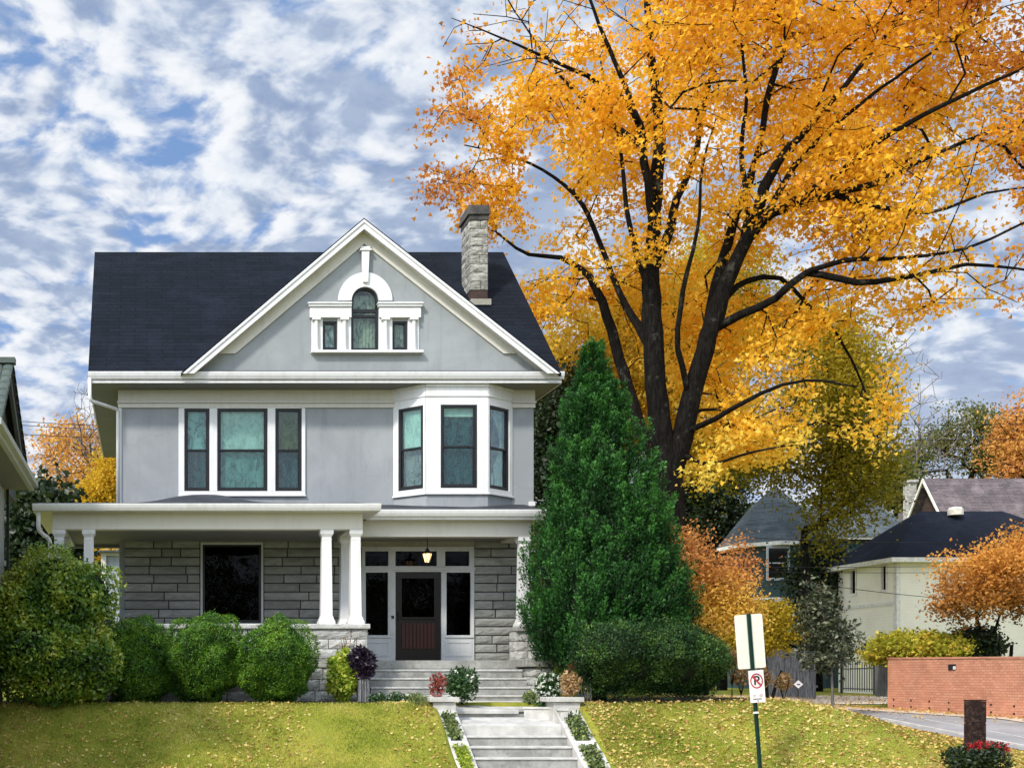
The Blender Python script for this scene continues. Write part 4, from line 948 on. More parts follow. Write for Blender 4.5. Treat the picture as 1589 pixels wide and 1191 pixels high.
for k, (px, py, rx, rz, D, lb) in enumerate(((212, 1026, 62, 70, 26.6, 'low clipped round green bush touching the tall laurel bush'), (314, 1022, 68, 72, 26.4, 'clipped round green bush under the large porch window, middle of the row'), (427, 1028, 64, 68, 26.0, 'clipped round green ball bush at the stair end of the row'))):
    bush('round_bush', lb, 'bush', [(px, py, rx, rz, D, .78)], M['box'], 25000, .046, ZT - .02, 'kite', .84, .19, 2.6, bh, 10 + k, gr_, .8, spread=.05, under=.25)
bush('clipped_hedge', 'dark clipped yew hedge at the foot of the tall conifer', 'hedge',
     [(960, 1022, 72, 58, 25.75, .6), (1030, 1022, 80, 58, 25.75, .62), (1078, 1030, 56, 54, 25.8, .6)], M['yew'], 36000, .07, ZT, 'spray', .84, .2, 2.4, lambda Q, O: -.15 + .6 * rng.random(len(Q)) + .65 * vn(Q, 3.5, 3), 21, None, .8, spread=.15, axis_up=.3, under=.55)
# conifer
def conifer(name, label, prof, D, dep, mat, n, size, zb):
    ys_ = [p[0] for p in prof]; ls = [p[1] for p in prof]; rs = [p[2] for p in prof]
    root = thing(name, label, 'conifer', (X((ls[-1] + rs[-1]) / 2, D), D, zb))
    def at(py): l = np.interp(py, ys_, ls); r = np.interp(py, ys_, rs); return (l + r) / 2, (r - l) / 2
    mb = B(); cxm = X(930, D); mb.tube([(cxm, D, zb - .1), (cxm, D, Z(760, D)), (X(922, D), D, Z(560, D))], [.16, .10, .02], 10); mb.build('trunk', M['bark'], root, smooth=True)
    # dark inner filler mass, standing for shade between the sprays
    mb = B(); vs = []; nr = 22
    for py in np.linspace(575, 1045, 16):
        c, w = at(py)
        for k in range(nr):
            a = 2 * math.pi * k / nr; q = w * .62 * (1 + .12 * math.sin(3 * a + py * .05)); vs.append((X(c + q * math.cos(a), D), D + dep * (w / 136) * .62 * math.sin(a), Z(py, D)))
    mb.add(vs, [(j * nr + k, j * nr + (k + 1) % nr, (j + 1) * nr + (k + 1) % nr, (j + 1) * nr + k) for j in range(15) for k in range(nr)]); mb.build('shade_mass', M['bushcore'], root)

    m_ = 760; per_ = n // m_; py = 610 + (rng.random(m_) ** .72) * 435; py[:80] = rng.uniform(556, 660, 80)
    th = rng.uniform(0, 2 * math.pi, m_); th = np.where((np.sin(th) > .3) & (rng.random(m_) < .75), -th, th)
    c, w = at(py); rr = .62 + .30 * rng.random(m_); O = np.stack([np.cos(th), np.sin(th), np.zeros(m_)], 1)
    cen = np.stack([(c + w * rr * np.cos(th) - VX) * D / F, D + dep * (w / 136) * rr * np.sin(th), CZ + (HZ - py) * D / F], 1)
    top_ = np.clip((700 - py) / 150, 0, 1)[:, None]
    ax = O * (.30 - .20 * top_) + np.array([0, 0, 1.]) + rng.normal(size=(m_, 3)) * .10; ax /= np.linalg.norm(ax, axis=1, keepdims=True)
    Lf = rng.uniform(.45, 1.0, m_) * np.clip(w / 70, .42, 1); fh = rng.random(m_)
    idx = np.repeat(np.arange(m_), per_); t_ = rng.random(len(idx)); q = rng.normal(size=(len(idx), 3)); q /= np.linalg.norm(q, axis=1, keepdims=True)
    rad = (.22 * (1 - t_) ** .7 + .015) * (Lf[idx] / .7) * rng.random(len(idx)) ** .4
    Q = cen[idx] + ax[idx] * (t_ * Lf[idx])[:, None] + q * rad[:, None]
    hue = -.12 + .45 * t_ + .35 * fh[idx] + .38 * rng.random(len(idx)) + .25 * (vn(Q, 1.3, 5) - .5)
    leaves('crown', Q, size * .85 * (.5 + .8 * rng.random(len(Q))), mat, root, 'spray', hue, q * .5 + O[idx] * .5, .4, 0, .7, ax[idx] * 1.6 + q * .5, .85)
    return root
conifer('arborvitae', 'tall dark green pyramidal conifer at the right corner of the porch',
    [(528, 919, 922), (560, 908, 934), (600, 893, 950), (650, 877, 968), (700, 869, 988), (750, 860, 1006), (800, 850, 1022), (850, 838, 1038), (900, 818, 1058), (950, 800, 1074), (990, 796, 1078), (1025, 815, 1060), (1055, 850, 1020)], 27.5, 1.45, M['cedar'], 106000, .125, ZT)

# ================================================================== TREES
M['maple'] = mat_leaf('maple_leaf', [(0, (.30, .12, .055)), (.22, (.52, .20, .045)), (.45, (.72, .35, .018)), (.72, (.84, .50, .035)), (1, (.90, .68, .12))], .5, .5, .25, 1.3)
M['oaky'] = mat_leaf('olive_leaf', [(0, (.08, .085, .008)), (.5, (.27, .22, .014)), (1, (.52, .36, .025))], .4, .6, .2)
M['rusty'] = mat_leaf('rust_leaf', [(0, (.28, .09, .035)), (.5, (.55, .24, .07)), (1, (.72, .46, .08))], .4, .6, .2)
M['orange'] = mat_leaf('orange_leaf', [(0, (.30, .08, .015)), (.5, (.60, .22, .025)), (1, (.75, .40, .05))], .45, .6, .2)
M['dkgreen'] = mat_leaf('dark_green_leaf', [(0, (.006, .014, .005)), (.6, (.018, .035, .010)), (1, (.05, .075, .018))], .2, .45, .4)
M['mixed'] = mat_leaf('turning_leaf', [(0, (.04, .06, .015)), (.5, (.10, .12, .03)), (.8, (.28, .22, .06)), (1, (.5, .25, .10))], .35, .6, .2)
M['magn'] = mat_leaf('grey_green_leaf', [(0, (.015, .025, .012)), (.6, (.06, .08, .035)), (1, (.24, .24, .16))], .25, .4, .5)
M['yellow'] = mat_leaf('yellow_leaf', [(0, (.25, .18, .02)), (.5, (.62, .40, .03)), (1, (.80, .58, .07))], .45, .6, .2)
DM = 37.0
def L(D, *pts): return [(X(px, D + dd), D + dd, Z(py, D + dd), r) for px, py, dd, r in pts]
zg_m = float(G(16.2, DM))
maple = thing('maple_tree', 'huge maple with black forked trunk and golden orange autumn leaves', 'tree', (X(1040, DM), DM, zg_m))
limbs = [
 [(X(1040, DM), DM, zg_m - .3, .60), (X(1041, DM), DM, zg_m + .5, .47), *L(DM, (1042, 860, 0, .42), (1040, 770, 0, .40), (1034, 715, 0, .37), (1022, 650, 0, .32), (1016, 570, 0, .30), (1012, 490, .1, .29), (1010, 420, .2, .25), (1016, 350, .2, .20), (1018, 280, .3, .2), (1022, 190, .5, .16), (1012, 100, .6, .12), (1004, 0, .6, .09), (1000, -120, .5, .05))],
 L(DM, (1040, 745, 0, .30), (1058, 680, -.2, .31), (1076, 600, -.4, .28), (1100, 520, -.6, .26), (1122, 455, -.8, .23), (1146, 400, -1, .20), (1176, 345, -1.3, .18), (1225, 318, -1.8, .16), (1290, 300, -2.4, .12), (1370, 280, -2.8, .08), (1450, 240, -3, .055), (1560, 195, -3, .05)),
 L(DM, (1100, 515, -.6, .2), (1112, 440, -.2, .17), (1135, 360, .2, .14), (1160, 290, .5, .12), (1180, 220, .8, .09), (1196, 130, 1, .10), (1230, 40, 1.2, .07), (1270, -80, 1.5, .04)),
 L(DM, (1170, 352, -1.2, .16), (1186, 290, -1.4, .16), (1206, 250, -1.5, .13), (1262, 190, -1.8, .09), (1330, 110, -2, .07), (1400, 20, -2.4, .05), (1450, -90, -2.6, .03)),
 L(DM, (1225, 318, -1.8, .14), (1300, 270, -2.6, .10), (1370, 215, -3.2, .08), (1470, 160, -4, .06), (1580, 110, -4.4, .04)),
 L(DM, (1108, 510, -.6, .14), (1150, 490, -1.2, .13), (1205, 462, -1.8, .11), (1250, 425, -2.2, .10), (1330, 438, -2.8, .09), (1420, 428, -3.2, .07), (1500, 410, -3.6, .05), (1600, 420, -4, .03)),
 L(DM, (1205, 462, -1.8, .08), (1255, 420, -2.4, .08), (1305, 405, -2.7, .07), (1400, 400, -3.2, .05), (1500, 385, -4, .04), (1600, 340, -4.5, .03)),
 L(DM, (1120, 470, -.8, .1), (1160, 435, -.4, .09), (1210, 432, 0, .07), (1250, 470, .4, .05), (1300, 520, .8, .04), (1340, 600, 1, .03), (1365, 690, 1, .015)),
 L(DM, (1013, 545, .1, .14), (990, 505, .6, .13), (968, 470, 1.0, .10), (940, 400, 1.6, .08), (905, 320, 2, .07), (860, 275, 2.4, .05), (800, 245, 3, .04), (720, 225, 3.2, .02)),
 L(DM, (1036, 760, .2, .2), (985, 640, 1.4, .19), (962, 560, 2.0, .17), (942, 490, 2.2, .15), (915, 430, 2.4, .11), (870, 400, 2.8, .08), (820, 395, 3.0, .06), (770, 360, 3.2, .03)),
 L(DM, (1014, 340, .2, .14), (1000, 250, -.2, .12), (985, 175, -.5, .10), (930, 130, -.8, .08), (870, 100, -1, .05), (780, 60, -1.2, .03), (700, 28, -1.3, .010)),
 L(DM, (990, 190, -.5, .08), (965, 120, -.6, .07), (930, 40, -.7, .05), (895, -60, -.8, .03)),
 L(DM, (1000, 230, -.1, .09), (950, 190, .6, .07), (880, 130, 1.2, .05), (800, 20, 1.8, .02)),
 L(DM, (1018, 410, .2, .17), (1034, 370, .5, .15), (1052, 310, .8, .12), (1080, 230, 1.2, .09), (1100, 130, 1.5, .07), (1120, 20, 1.7, .05), (1130, -100, 1.8, .03)),
 L(DM, (1060, 672, -.2, .1), (1110, 650, -1.2, .08), (1180, 610, -2.2, .06), (1250, 590, -2.8, .04), (1330, 600, -3.2, .02)),
 L(DM, (1052, 700, -.1, .08), (1100, 720, -1.2, .05), (1170, 700, -2.6, .035), (1230, 690, -3.2, .02)),
]
mb_ = [wb(860, 190, 190, 150, DM + .8, 4.2), wb(770, 280, 115, 100, DM + 2.4, 2.4), wb(1000, 140, 190, 190, DM, 6.5, .85), wb(1200, 110, 230, 200, DM, 7), wb(1430, 150, 230, 190, DM - 1.5, 6.5),
       wb(1420, 300, 210, 110, DM - 2, 6), wb(1540, 420, 120, 60, DM - 3, 4, .8), wb(1240, 400, 160, 110, DM - 1, 6), wb(930, 380, 130, 120, DM + 2, 3.8), wb(1080, 440, 120, 120, DM + 2, 4), wb(1185, 620, 120, 100, DM + 1.2, 3.6, 3.2), wb(1130, 540, 70, 70, DM + 1.5, 1.6, 2), wb(1120, 700, 70, 60, DM + .6, 1.8, 3),
       wb(1330, 470, 95, 85, DM - 1, 3.5), wb(1352, 640, 36, 100, DM, 1.4, 3), wb(1165, 712, 90, 46, DM - 2, 2.0, 3), wb(1350, 60, 260, 130, DM - 1, 5), wb(1100, -80, 330, 110, DM, 6, .8), wb(755, 50, 70, 45, DM - 1, 1.6, 2.5), wb(724, 368, 46, 40, DM + 3.2, 1.2, 1.2), wb(1060, 560, 70, 110, DM + 2.6, 2.2), wb(870, 470, 70, 75, DM + 2.6, 1.8, 2.2)]
T = blob_pts(mb_, 4300, 3, .45, .62, .3)
ppx = T[:, 0] * F / T[:, 1] + VX; ppz = HZ - (T[:, 2] - CZ) * F / T[:, 1]
T = T[~((ppx < 812) & (T[:, 1] < 35.6)) & (ppx < 1760) & ~((ppx < 985) & (T[:, 1] < 30.5))]
limbs += [L(DM, (1012, 470, .1, .1), (990, 400, .3, .09), (972, 320, .5, .07), (962, 230, .7, .05), (940, 140, .9, .03), (925, 50, 1, .015)),
 L(DM, (1150, 395, -1, .1), (1160, 320, -.4, .09), (1150, 240, 0, .07), (1158, 150, .2, .05), (1150, 60, .4, .04), (1140, -60, .5, .02)),
 L(DM, (1186, 340, -1.4, .1), (1230, 262, -1.7, .08), (1300, 190, -2, .06), (1390, 120, -2.3, .045), (1480, 60, -2.6, .03), (1560, 10, -2.8, .015)),
 L(DM, (1070, 615, -.4, .09), (1052, 540, -.9, .08), (1060, 450, -1.2, .07), (1082, 360, -1.4, .05), (1090, 260, -1.5, .035), (1112, 180, -1.6, .02)),
 L(DM, (1290, 300, -2.4, .09), (1360, 320, -2.7, .07), (1440, 330, -3.2, .05), (1530, 300, -3.6, .035), (1600, 290, -3.8, .02))]
grow_tree(maple, limbs, T, M['bark'], .0105, .55, .13)
ppx = T[:, 0] * F / T[:, 1] + VX; ppz = HZ - (T[:, 2] - CZ) * F / T[:, 1]
dens = .05 + 1.15 * vn(T, .95, 12)                    # thin top-left and the outer right
dens *= np.where((ppx < 900) & (ppz < 110), .35, 1) * np.where((ppx < 1010) & (ppz < 40), .35, 1) * np.where((ppx > 1470) & (ppz > 380), .6, 1)
dens *= np.where((ppx < 760), .75, 1)
per = 76; k = len(T); cnt = np.maximum(3, (dens * per)).astype(int); idx = np.repeat(np.arange(k), cnt)
off = rng.normal(size=(len(idx), 3)) * .31; off[:, 2] *= .55; Q = T[idx] + off; h0 = rng.random(k)[idx]
edge = np.clip((840 - ppx[idx]) / 160, 0, 1) + .8 * np.clip((ppx[idx] - 1440) / 150, 0, 1) + .5 * np.clip((120 - ppz[idx]) / 200, 0, 1); low = np.clip((ppz[idx] - 480) / 220, 0, 1)
hue = .66 + .30 * (vn(Q, .45, 6) - .5) + .22 * (h0 - .5) + .30 * (rng.random(len(Q)) - .5) - .44 * edge + .34 * low
qx = Q[:, 0] * F / Q[:, 1] + VX; ok = ~((qx < 806) & (Q[:, 1] < 34.6))
leaves('crown', Q[ok], .155 * (.4 + .95 * rng.random(ok.sum())), M['maple'], maple, 'maple', hue[ok], None, 0, .25)

def tree(name, label, cat, D, base_px, fork, blobs, n, per, spread, size, mat, bark='bark', tr=.18, shape='kite', holes=.3, seed=1, zb=None, tip=.012, step=.8, group=None, upw=.3, hue_fn=None, stems=1, flat=.7, wid=1.0, hs=.3):
    zb = float(G(X(base_px, D), D)) - .1 if zb is None else zb; bx = X(base_px, D)
    root = thing(name, label, cat, (bx, D, zb), group); limbs = []
    for s in range(stems):
        o = (s - (stems - 1) / 2) * .25; f = fork + (0 if s == 0 else 20 * s)
        limbs.append([(bx + o * .4, D, zb, tr * 1.25), (bx + o, D, (zb * .5 + Z(f, D) * .5), tr), (X(base_px, D) + o * 2.2, D + .1, Z(f, D), tr * .75)])
    T = blob_pts([wb(*b) for b in blobs], n, seed, holes, hs, .2); T = T[T[:, 2] > zb + .25]
    grow_tree(root, limbs, T, M[bark], tip, step, .12)
    if per: foliage(root, T, per, spread, size, M[mat], shape, hue_fn, flat, upw, seed, wid)
    return root
# behind the maple
tree('willow_oak', 'tall olive yellow tree behind the maple beside the blue green house', 'tree', 52, 1250, 820, [(1240, 650, 118, 96, 52, 3.2), (1180, 560, 130, 100, 53, 3), (1270, 580, 80, 80, 52, 2.6), (1318, 730, 62, 70, 51, 2.4), (1290, 785, 36, 60, 51, 1.4), (1100, 470, 80, 90, 53, 2.6), (1130, 690, 50, 50, 53, 1.6)], 800, 150, .5, .15, 'oaky', tr=.17, holes=.3, seed=5, tip=.012, flat=1.3, hue_fn=lambda Q, h: -.05 + .35 * h + .3 * rng.random(len(Q)) + .55 * np.clip((Q[:, 2] - Z(800, 52)) / (Z(520, 52) - Z(800, 52)), 0, 1))
tree('golden_tree', 'golden tree behind the conifer and the maple trunk', 'tree', 46, 960, 800, [(960, 620, 90, 110, 46, 2.6), (1080, 640, 60, 110, 46, 2.4), (870, 540, 50, 90, 46, 2), (1010, 500, 90, 110, 47, 2)], 460, 80, .42, .15, 'yellow', tr=.22, holes=.2, seed=8, shape='maple')
tree('rust_tree', 'small rusty orange tree beside the tall conifer', 'tree', 31.5, 1085, 960, [(1078, 862, 36, 66, 31.5, 1.0), (1112, 935, 56, 55, 31.8, 1.1), (1145, 880, 24, 40, 32, .6), (1150, 955, 30, 34, 32, .7), (1092, 965, 46, 40, 31.3, .9)], 380, 36, .20, .085, 'rusty', tr=.08, holes=.34, seed=9, hs=1.2, tip=.006, step=.35, stems=3, hue_fn=lambda Q, h: .12 + .3 * h + .3 * rng.random(len(Q)) + .6 * np.clip((Z(870, 31.5) - Q[:, 2]) / 1.3, 0, 1))
tree('yellow_shrub', 'yellow green shrub between the rusty tree and the board fence', 'shrub', 40, 1190, 1000, [(1195, 975, 42, 40, 40, .9), (1150, 990, 40, 38, 40, .9), (1120, 1000, 30, 40, 40, .8)], 220, 60, .2, .11, 'oaky', tr=.05, holes=.15, seed=13, hs=1, tip=.006, step=.4, stems=3, hue_fn=lambda Q, h: .45 + .3 * h + .3 * rng.random(len(Q)))
tree('dark_evergreen', 'dark evergreen tree behind the rusty tree and left of the blue house', 'tree', 58, 1120, 900, [(1105, 800, 40, 110, 66, 2), (1080, 740, 50, 70, 66, 2), (1140, 700, 50, 40, 66, 1.6)], 300, 120, .5, .2, 'dkgreen', tr=.2, holes=.1, seed=14)
tree('dark_evergreen', 'very dark evergreen tree between the blue green house and cream house', 'tree', 56, 1268, 980, [(1268, 905, 24, 70, 56, 1.3), (1250, 985, 30, 40, 56, 1.2)], 200, 120, .4, .18, 'dkgreen', tr=.2, holes=.05, seed=15)
tree('dark_evergreen', 'dark tree seen in the gap behind the right corner of the house', 'tree', 43, 850, 800, [(852, 700, 44, 100, 43, 1.8), (835, 780, 40, 70, 43, 1.6), (880, 640, 36, 60, 43, 1.5)], 320, 90, .4, .16, 'dkgreen', tr=.18, holes=.3, seed=16)
tree('magnolia_sapling', 'slim young magnolia with grey green leaves before the board fence', 'tree', 34, 1292, 1030, [(1275, 960, 36, 48, 34, .65), (1285, 1010, 44, 36, 34, .7), (1265, 925, 20, 28, 34, .4), (1300, 985, 26, 36, 34, .5)], 150, 22, .13, .13, 'magn', bark='gbark', tr=.035, holes=.1, seed=17, hs=2, tip=.005, step=.3, wid=.85, hue_fn=lambda Q, h: .9 * rng.random(len(Q)) + .1 * h)
M['amber'] = mat_leaf('amber_leaf', [(0, (.06, .05, .015)), (.35, (.26, .12, .025)), (.7, (.55, .24, .05)), (1, (.74, .40, .09))], .4, .6, .2)
tree('orange_tree', 'low spreading orange tree behind the brick wall', 'tree', 37.5, 1560, 960, [(1520, 880, 62, 38, 36.5, 1.1), (1570, 900, 60, 60, 37, 1.4), (1500, 930, 46, 34, 36.5, .9), (1600, 850, 50, 36, 37, 1.2), (1475, 945, 26, 30, 36.3, .6)], 420, 40, .22, .10, 'amber', tr=.06, holes=.32, seed=18, hs=1.1, tip=.006, step=.35, stems=4, zb=CZ - .9, hue_fn=lambda Q, h: .0 + .3 * h + .35 * rng.random(len(Q)) + .5 * np.clip((Q[:, 2] - Z(960, 37)) / 1.6, 0, 1))
tree('garden_shrub', 'dark green shrub over the brick wall under the orange tree', 'shrub', 38, 1520, 1010, [(1510, 1000, 36, 24, 38, .7)], 120, 60, .16, .10, 'dkgreen', tr=.03, holes=.0, seed=19, hs=1, step=.3, zb=CZ - 1)
tree('bare_tree', 'leafless grey tree against the sky beyond the gabled roof', 'tree', 95, 1400, 760, [(1400, 620, 45, 90, 95, 4), (1440, 690, 60, 60, 95, 4), (1370, 560, 50, 60, 95, 4)], 520, 0, .5, .2, 'mixed', bark='gbark', tr=.3, holes=.1, seed=20, tip=.016, step=1.1)
tree('turning_tree', 'loose green and russet tree above the brown gabled roof', 'tree', 100, 1500, 760, [(1500, 680, 55, 55, 100, 3.5), (1440, 720, 40, 40, 100, 3), (1550, 700, 50, 50, 100, 3.5), (1400, 735, 30, 40, 100, 3)], 330, 60, .55, .22, 'mixed', tr=.35, holes=.35, seed=21, tip=.03, step=1.2)
tree('far_orange_tree', 'far orange tree at the right above the brown gabled roof', 'tree', 92, 1590, 740, [(1600, 665, 42, 60, 92, 3.5), (1585, 720, 36, 40, 92, 3), (1650, 680, 60, 80, 92, 3.5)], 320, 60, .6, .24, 'rusty', tr=.35, holes=.15, seed=22, tip=.03, step=1.2)
tree('small_green_tree', 'small green tree left of the stone chimney of the gabled house', 'tree', 88, 1392, 790, [(1392, 755, 20, 32, 88, 1.5)], 70, 60, .5, .3, 'mixed', tr=.15, holes=.0, seed=23, tip=.02, step=1)
# left of the house
tree('orange_maple', 'orange and half bare maple seen between the neighbouring roof and the house', 'tree', 62, 150, 800, [(120, 720, 60, 65, 62, 3.4), (165, 740, 40, 70, 62, 3), (90, 690, 34, 30, 62, 2)], 520, 15, .45, .17, 'rusty', bark='gbark', tr=.22, holes=.25, seed=24, tip=.018, step=.8, hue_fn=lambda Q, h: .25 + .45 * h + .35 * rng.random(len(Q)))
tree('golden_tree', 'small golden tree close behind the left wall of the house', 'tree', 56, 172, 800, [(175, 735, 20, 40, 56, 1.2), (150, 770, 26, 24, 56, 1.2)], 200, 50, .35, .14, 'yellow', tr=.1, holes=.1, seed=44, hue_fn=lambda Q, h: .1 + .4 * h + .3 * rng.random(len(Q)))
tree('bare_sapling', 'slender leafless tree rising beside the left eave of the house', 'tree', 58, 158, 780, [(140, 650, 40, 60, 58, 2), (165, 680, 30, 60, 58, 2)], 260, 0, .5, .2, 'mixed', bark='gbark', tr=.1, holes=.1, seed=25, tip=.010, step=.8)
tree('magnolia_tree', 'dark glossy magnolia between the neighbouring house and the porch', 'tree', 45, 60, 930, [(60, 800, 45, 50, 45, 2), (40, 860, 50, 60, 45, 2), (95, 860, 30, 50, 45, 1.6)], 260, 70, .42, .26, 'dkgreen', tr=.18, holes=.15, seed=26)
tree('golden_shrub', 'bright yellow shrub seen through the left end of the porch', 'shrub', 50, 140, 900, [(140, 870, 40, 30, 50, 1.5), (120, 900, 50, 40, 50, 1.5), (60, 900, 70, 45, 50, 2)], 240, 60, .35, .2, 'yellow', tr=.06, holes=.0, seed=27, stems=3)
# distant mass
Tm = np.concatenate([np.stack([rng.uniform(X(a, D), X(b_, D), n), rng.uniform(D - 4, D + 4, n), rng.uniform(CZ - 1, Z(t_, D), n)], 1) for a, b_, t_, D, n in ((-250, 240, 850, 105, 500), (800, 1760, 800, 120, 1700))])
Tb = np.stack([rng.uniform(-75, 75, 1500), rng.uniform(-62, -40, 1500), np.zeros(1500)], 1); Tb[:, 2] = rng.random(1500) * (5 + 10 * vn(Tb * [1, 0, 0], .07, 3)); Tm = np.concatenate([Tm, Tb])  # added unseen tree band behind the camera, darkens and mottles window reflections
o = leaves('distant_woods', np.repeat(Tm, 26, 0) + rng.normal(size=(len(Tm) * 26, 3)) * [1.1, 1.1, .9], .75 * (.6 + .8 * rng.random(len(Tm) * 26)), M['mixed'], None, 'kite', np.repeat(.2 + .5 * rng.random(len(Tm)), 26), None, 0, .3)
tag(o, 'distant mass of green and russet trees beyond the houses, with an added unseen band behind the camera', 'woods', kind='stuff')

# ================================================================== SMALL PLANTS AT THE STEPS
M['lime'] = mat_leaf('lime_leaf', [(0, (.12, .22, .02)), (.5, (.32, .42, .04)), (1, (.62, .62, .12))], .4, .5, .3)
M['purple'] = mat_leaf('purple_leaf', [(0, (.008, .005, .012)), (1, (.035, .018, .045))], .15, .4, .4)
M['coleus'] = mat_leaf('coleus_leaf', [(0, (.18, .03, .03)), (1, (.42, .12, .09))], .3, .5, .3)
M['rose'] = mat_leaf('rose_leaf', [(0, (.015, .05, .015)), (1, (.07, .14, .04))], .25, .45, .4)
M['petal'] = mat_leaf('white_petal', [(0, (.7, .72, .65)), (1, (.8, .8, .78))], .3, .6, .2)
M['redpetal'] = mat_leaf('red_petal', [(0, (.22, .008, .012)), (1, (.48, .02, .03))], .2, .5, .3)
M['dry'] = mat_leaf('dry_leaf', [(0, (.28, .16, .08)), (1, (.6, .42, .22))], .3, .7, .1)
M['succ'] = mat_leaf('bed_leaf', [(0, (.05, .09, .03)), (.5, (.14, .18, .07)), (1, (.30, .36, .10))], .25, .5, .3)
def plant(name, label, cat, px, pz, rx, rz, D, ry, mat, n, size, zb, petals=None, shape='kite', up=.6, group=None, stems=7, wid=1.0, seed=1):
    bx = X(px, D); c = np.array((bx, D, Z(pz, D))); r = np.array((rx * D / F, ry, rz * D / F)); root = thing(name, label, cat, (bx, D, zb), group)
    mb = B()
    for k in range(stems):
        a = rng.uniform(0, 6.28); q = c + np.array([math.cos(a) * r[0] * .7, math.sin(a) * r[1] * .7, rng.uniform(.1, .9) * r[2]]); m_ = (c * .4 + np.array([bx, D, zb]) * .6); mb.tube([(bx + .02 * math.cos(a), D + .02 * math.sin(a), zb - .02), tuple(m_), tuple(q)], [.012, .008, .004], 5)
    mb.build('stem', M['bark'], root)
    d = rng.normal(size=(n, 3)); d /= np.linalg.norm(d, axis=1, keepdims=True); Q = c + d * r * (rng.random(n) ** .45)[:, None] * (.7 + .5 * vn(c + d * r, 4, seed))[:, None]; Q[:, 2] = np.maximum(Q[:, 2], zb + .01)
    leaves('foliage', Q, size * (.6 + .8 * rng.random(n)), mat, root, shape, None, d, .3, .3, wid, d * .5 + [0, 0, up], .5)
    if petals:
        m2, k, s2 = petals; d = rng.normal(size=(k, 3)); d /= np.linalg.norm(d, axis=1, keepdims=True); d[:, 1] = -abs(d[:, 1]); Q = c + d * r * .95
        Q = np.repeat(Q, 7, 0) + rng.normal(size=(k * 7, 3)) * s2 * .35; leaves('blossom', Q, s2, m2, root, 'maple', None, None, 0, .2)
    return root
plant('lime_vine', 'yellow green leafy vine climbing beside the wooden pedestal', 'plant', 531, 1052, 25, 42, 26.6, .28, M['lime'], 1900, .11, ZT, shape='maple', seed=2)
plant('purple_plant', 'dark purple leafed plant on the slatted wooden pedestal', 'plant', 561, 1028, 24, 27, 26.5, .26, M['purple'], 1300, .10, Z(1052, 26.5), seed=3)
plant('wispy_plant', 'thin dry wispy plant above the yellow green vine', 'plant', 540, 1003, 16, 20, 26.8, .2, M['dry'], 110, .05, ZT, seed=4, stems=14)
ped = thing('wooden_pedestal', 'narrow slatted wooden pedestal under the purple plant', 'pedestal', (X(562, 26.5), 26.5, ZT))
mb = B()
for k in range(4): mb.box(X(556 + k * 4, 26.5), X(556 + k * 4, 26.5) + .04, 26.38, 26.41, ZT - .02, Z(1053, 26.5))
mb.build('slat', M['fence'], ped)
mb = B(); mb.box(X(555, 26.5), X(573, 26.5), 26.412, 26.62, ZT - .02, Z(1055, 26.5)); mb.build('box', M['fence'], ped)
lp = thing('lattice_planter', 'thin wooden picket planter between the right stair plants and hedge', 'planter', (X(907, 26), 26, ZT))
for k in range(5):
    mb = B(); x = X(897 + k * 4.6, 25.9); mb.box(x, x + .022, 25.9, 25.92, ZT - .03, Z(1046 + (k % 2) * 4, 25.9)); mb.build('picket', M['fence'], lp)
mb = B(); mb.box(X(896, 25.9), X(918, 25.9), 25.925, 25.95, Z(1060, 25.9), Z(1057, 25.9)).box(X(896, 25.9), X(918, 25.9), 25.925, 25.95, Z(1080, 25.9), Z(1077, 25.9)); mb.build('rail', M['fence'], lp)
for a, b_, lb in ((575, 600, 'left'), (600, 628, 'middle'), (628, 655, 'right')):
    c = (a + b_) / 2; nm = {'left': 'low green border plant next to the wooden pedestal', 'middle': 'low green border plant at the foot of the porch steps, middle clump', 'right': 'low green border plant with pale tips near the left stair pedestal'}[lb]
    plant('border_plant', nm, 'plant', c, 1084, 17, 10, 26.4, .25, M['rose'] if lb != 'right' else M['succ'], 500, .055, ZT, group='border plants along the porch steps', petals=(M['petal'], 5, .03), seed=int(a))
plant('grass_clump', 'yellow green grassy clump against the left stair pedestal', 'plant', 655, 1095, 20, 14, 25.6, .25, M['succ'], 800, .10, ZT - .05, shape='blade', up=1.5, seed=6)
zpd = Z(1081, 25.33)
plant('coleus_plant', 'reddish coleus growing on the left stair pedestal', 'plant', 679, 1062, 12, 19, 25.5, .16, M['coleus'], 420, .065, zpd - .02, seed=7)
plant('white_flower_bush', 'dark green bush with few white flowers at the foot of the porch steps', 'plant', 717, 1062, 27, 27, 26.3, .35, M['rose'], 2300, .075, ZT, petals=(M['petal'], 16, .045), seed=8)
plant('white_flower_bush', 'white flowered bush beside the right stair pedestal', 'plant', 850, 1067, 23, 25, 26.4, .33, M['rose'], 1500, .07, ZT, petals=(M['petal'], 60, .045), seed=9)
plant('moss_clump', 'small mossy yellow green clump in the angled planter', 'plant', 822, 1082, 12, 11, 26.1, .2, M['succ'], 700, .045, ZT, seed=10)
plant('low_green_plant', 'low green ground plant behind the angled planter kerb', 'plant', 846, 1093, 18, 6, 25.95, .2, M['rose'], 500, .045, Z(1100, 25.9), seed=11)
plant('dried_plant', 'tall dried tan and orange plant on the right stair pedestal', 'plant', 884, 1062, 15, 24, 25.6, .18, M['dry'], 620, .075, zpd - .02, seed=12)
plant('yellowing_vine', 'yellowing leafy vine beside the dried tan plant', 'plant', 898, 1062, 12, 24, 26.1, .2, M['lime'], 420, .075, ZT, seed=14)
plant('coleus_plant', 'reddish coleus above the dried plant near the hedge', 'plant', 892, 1036, 12, 9, 26.3, .15, M['coleus'], 160, .06, ZT, seed=15)
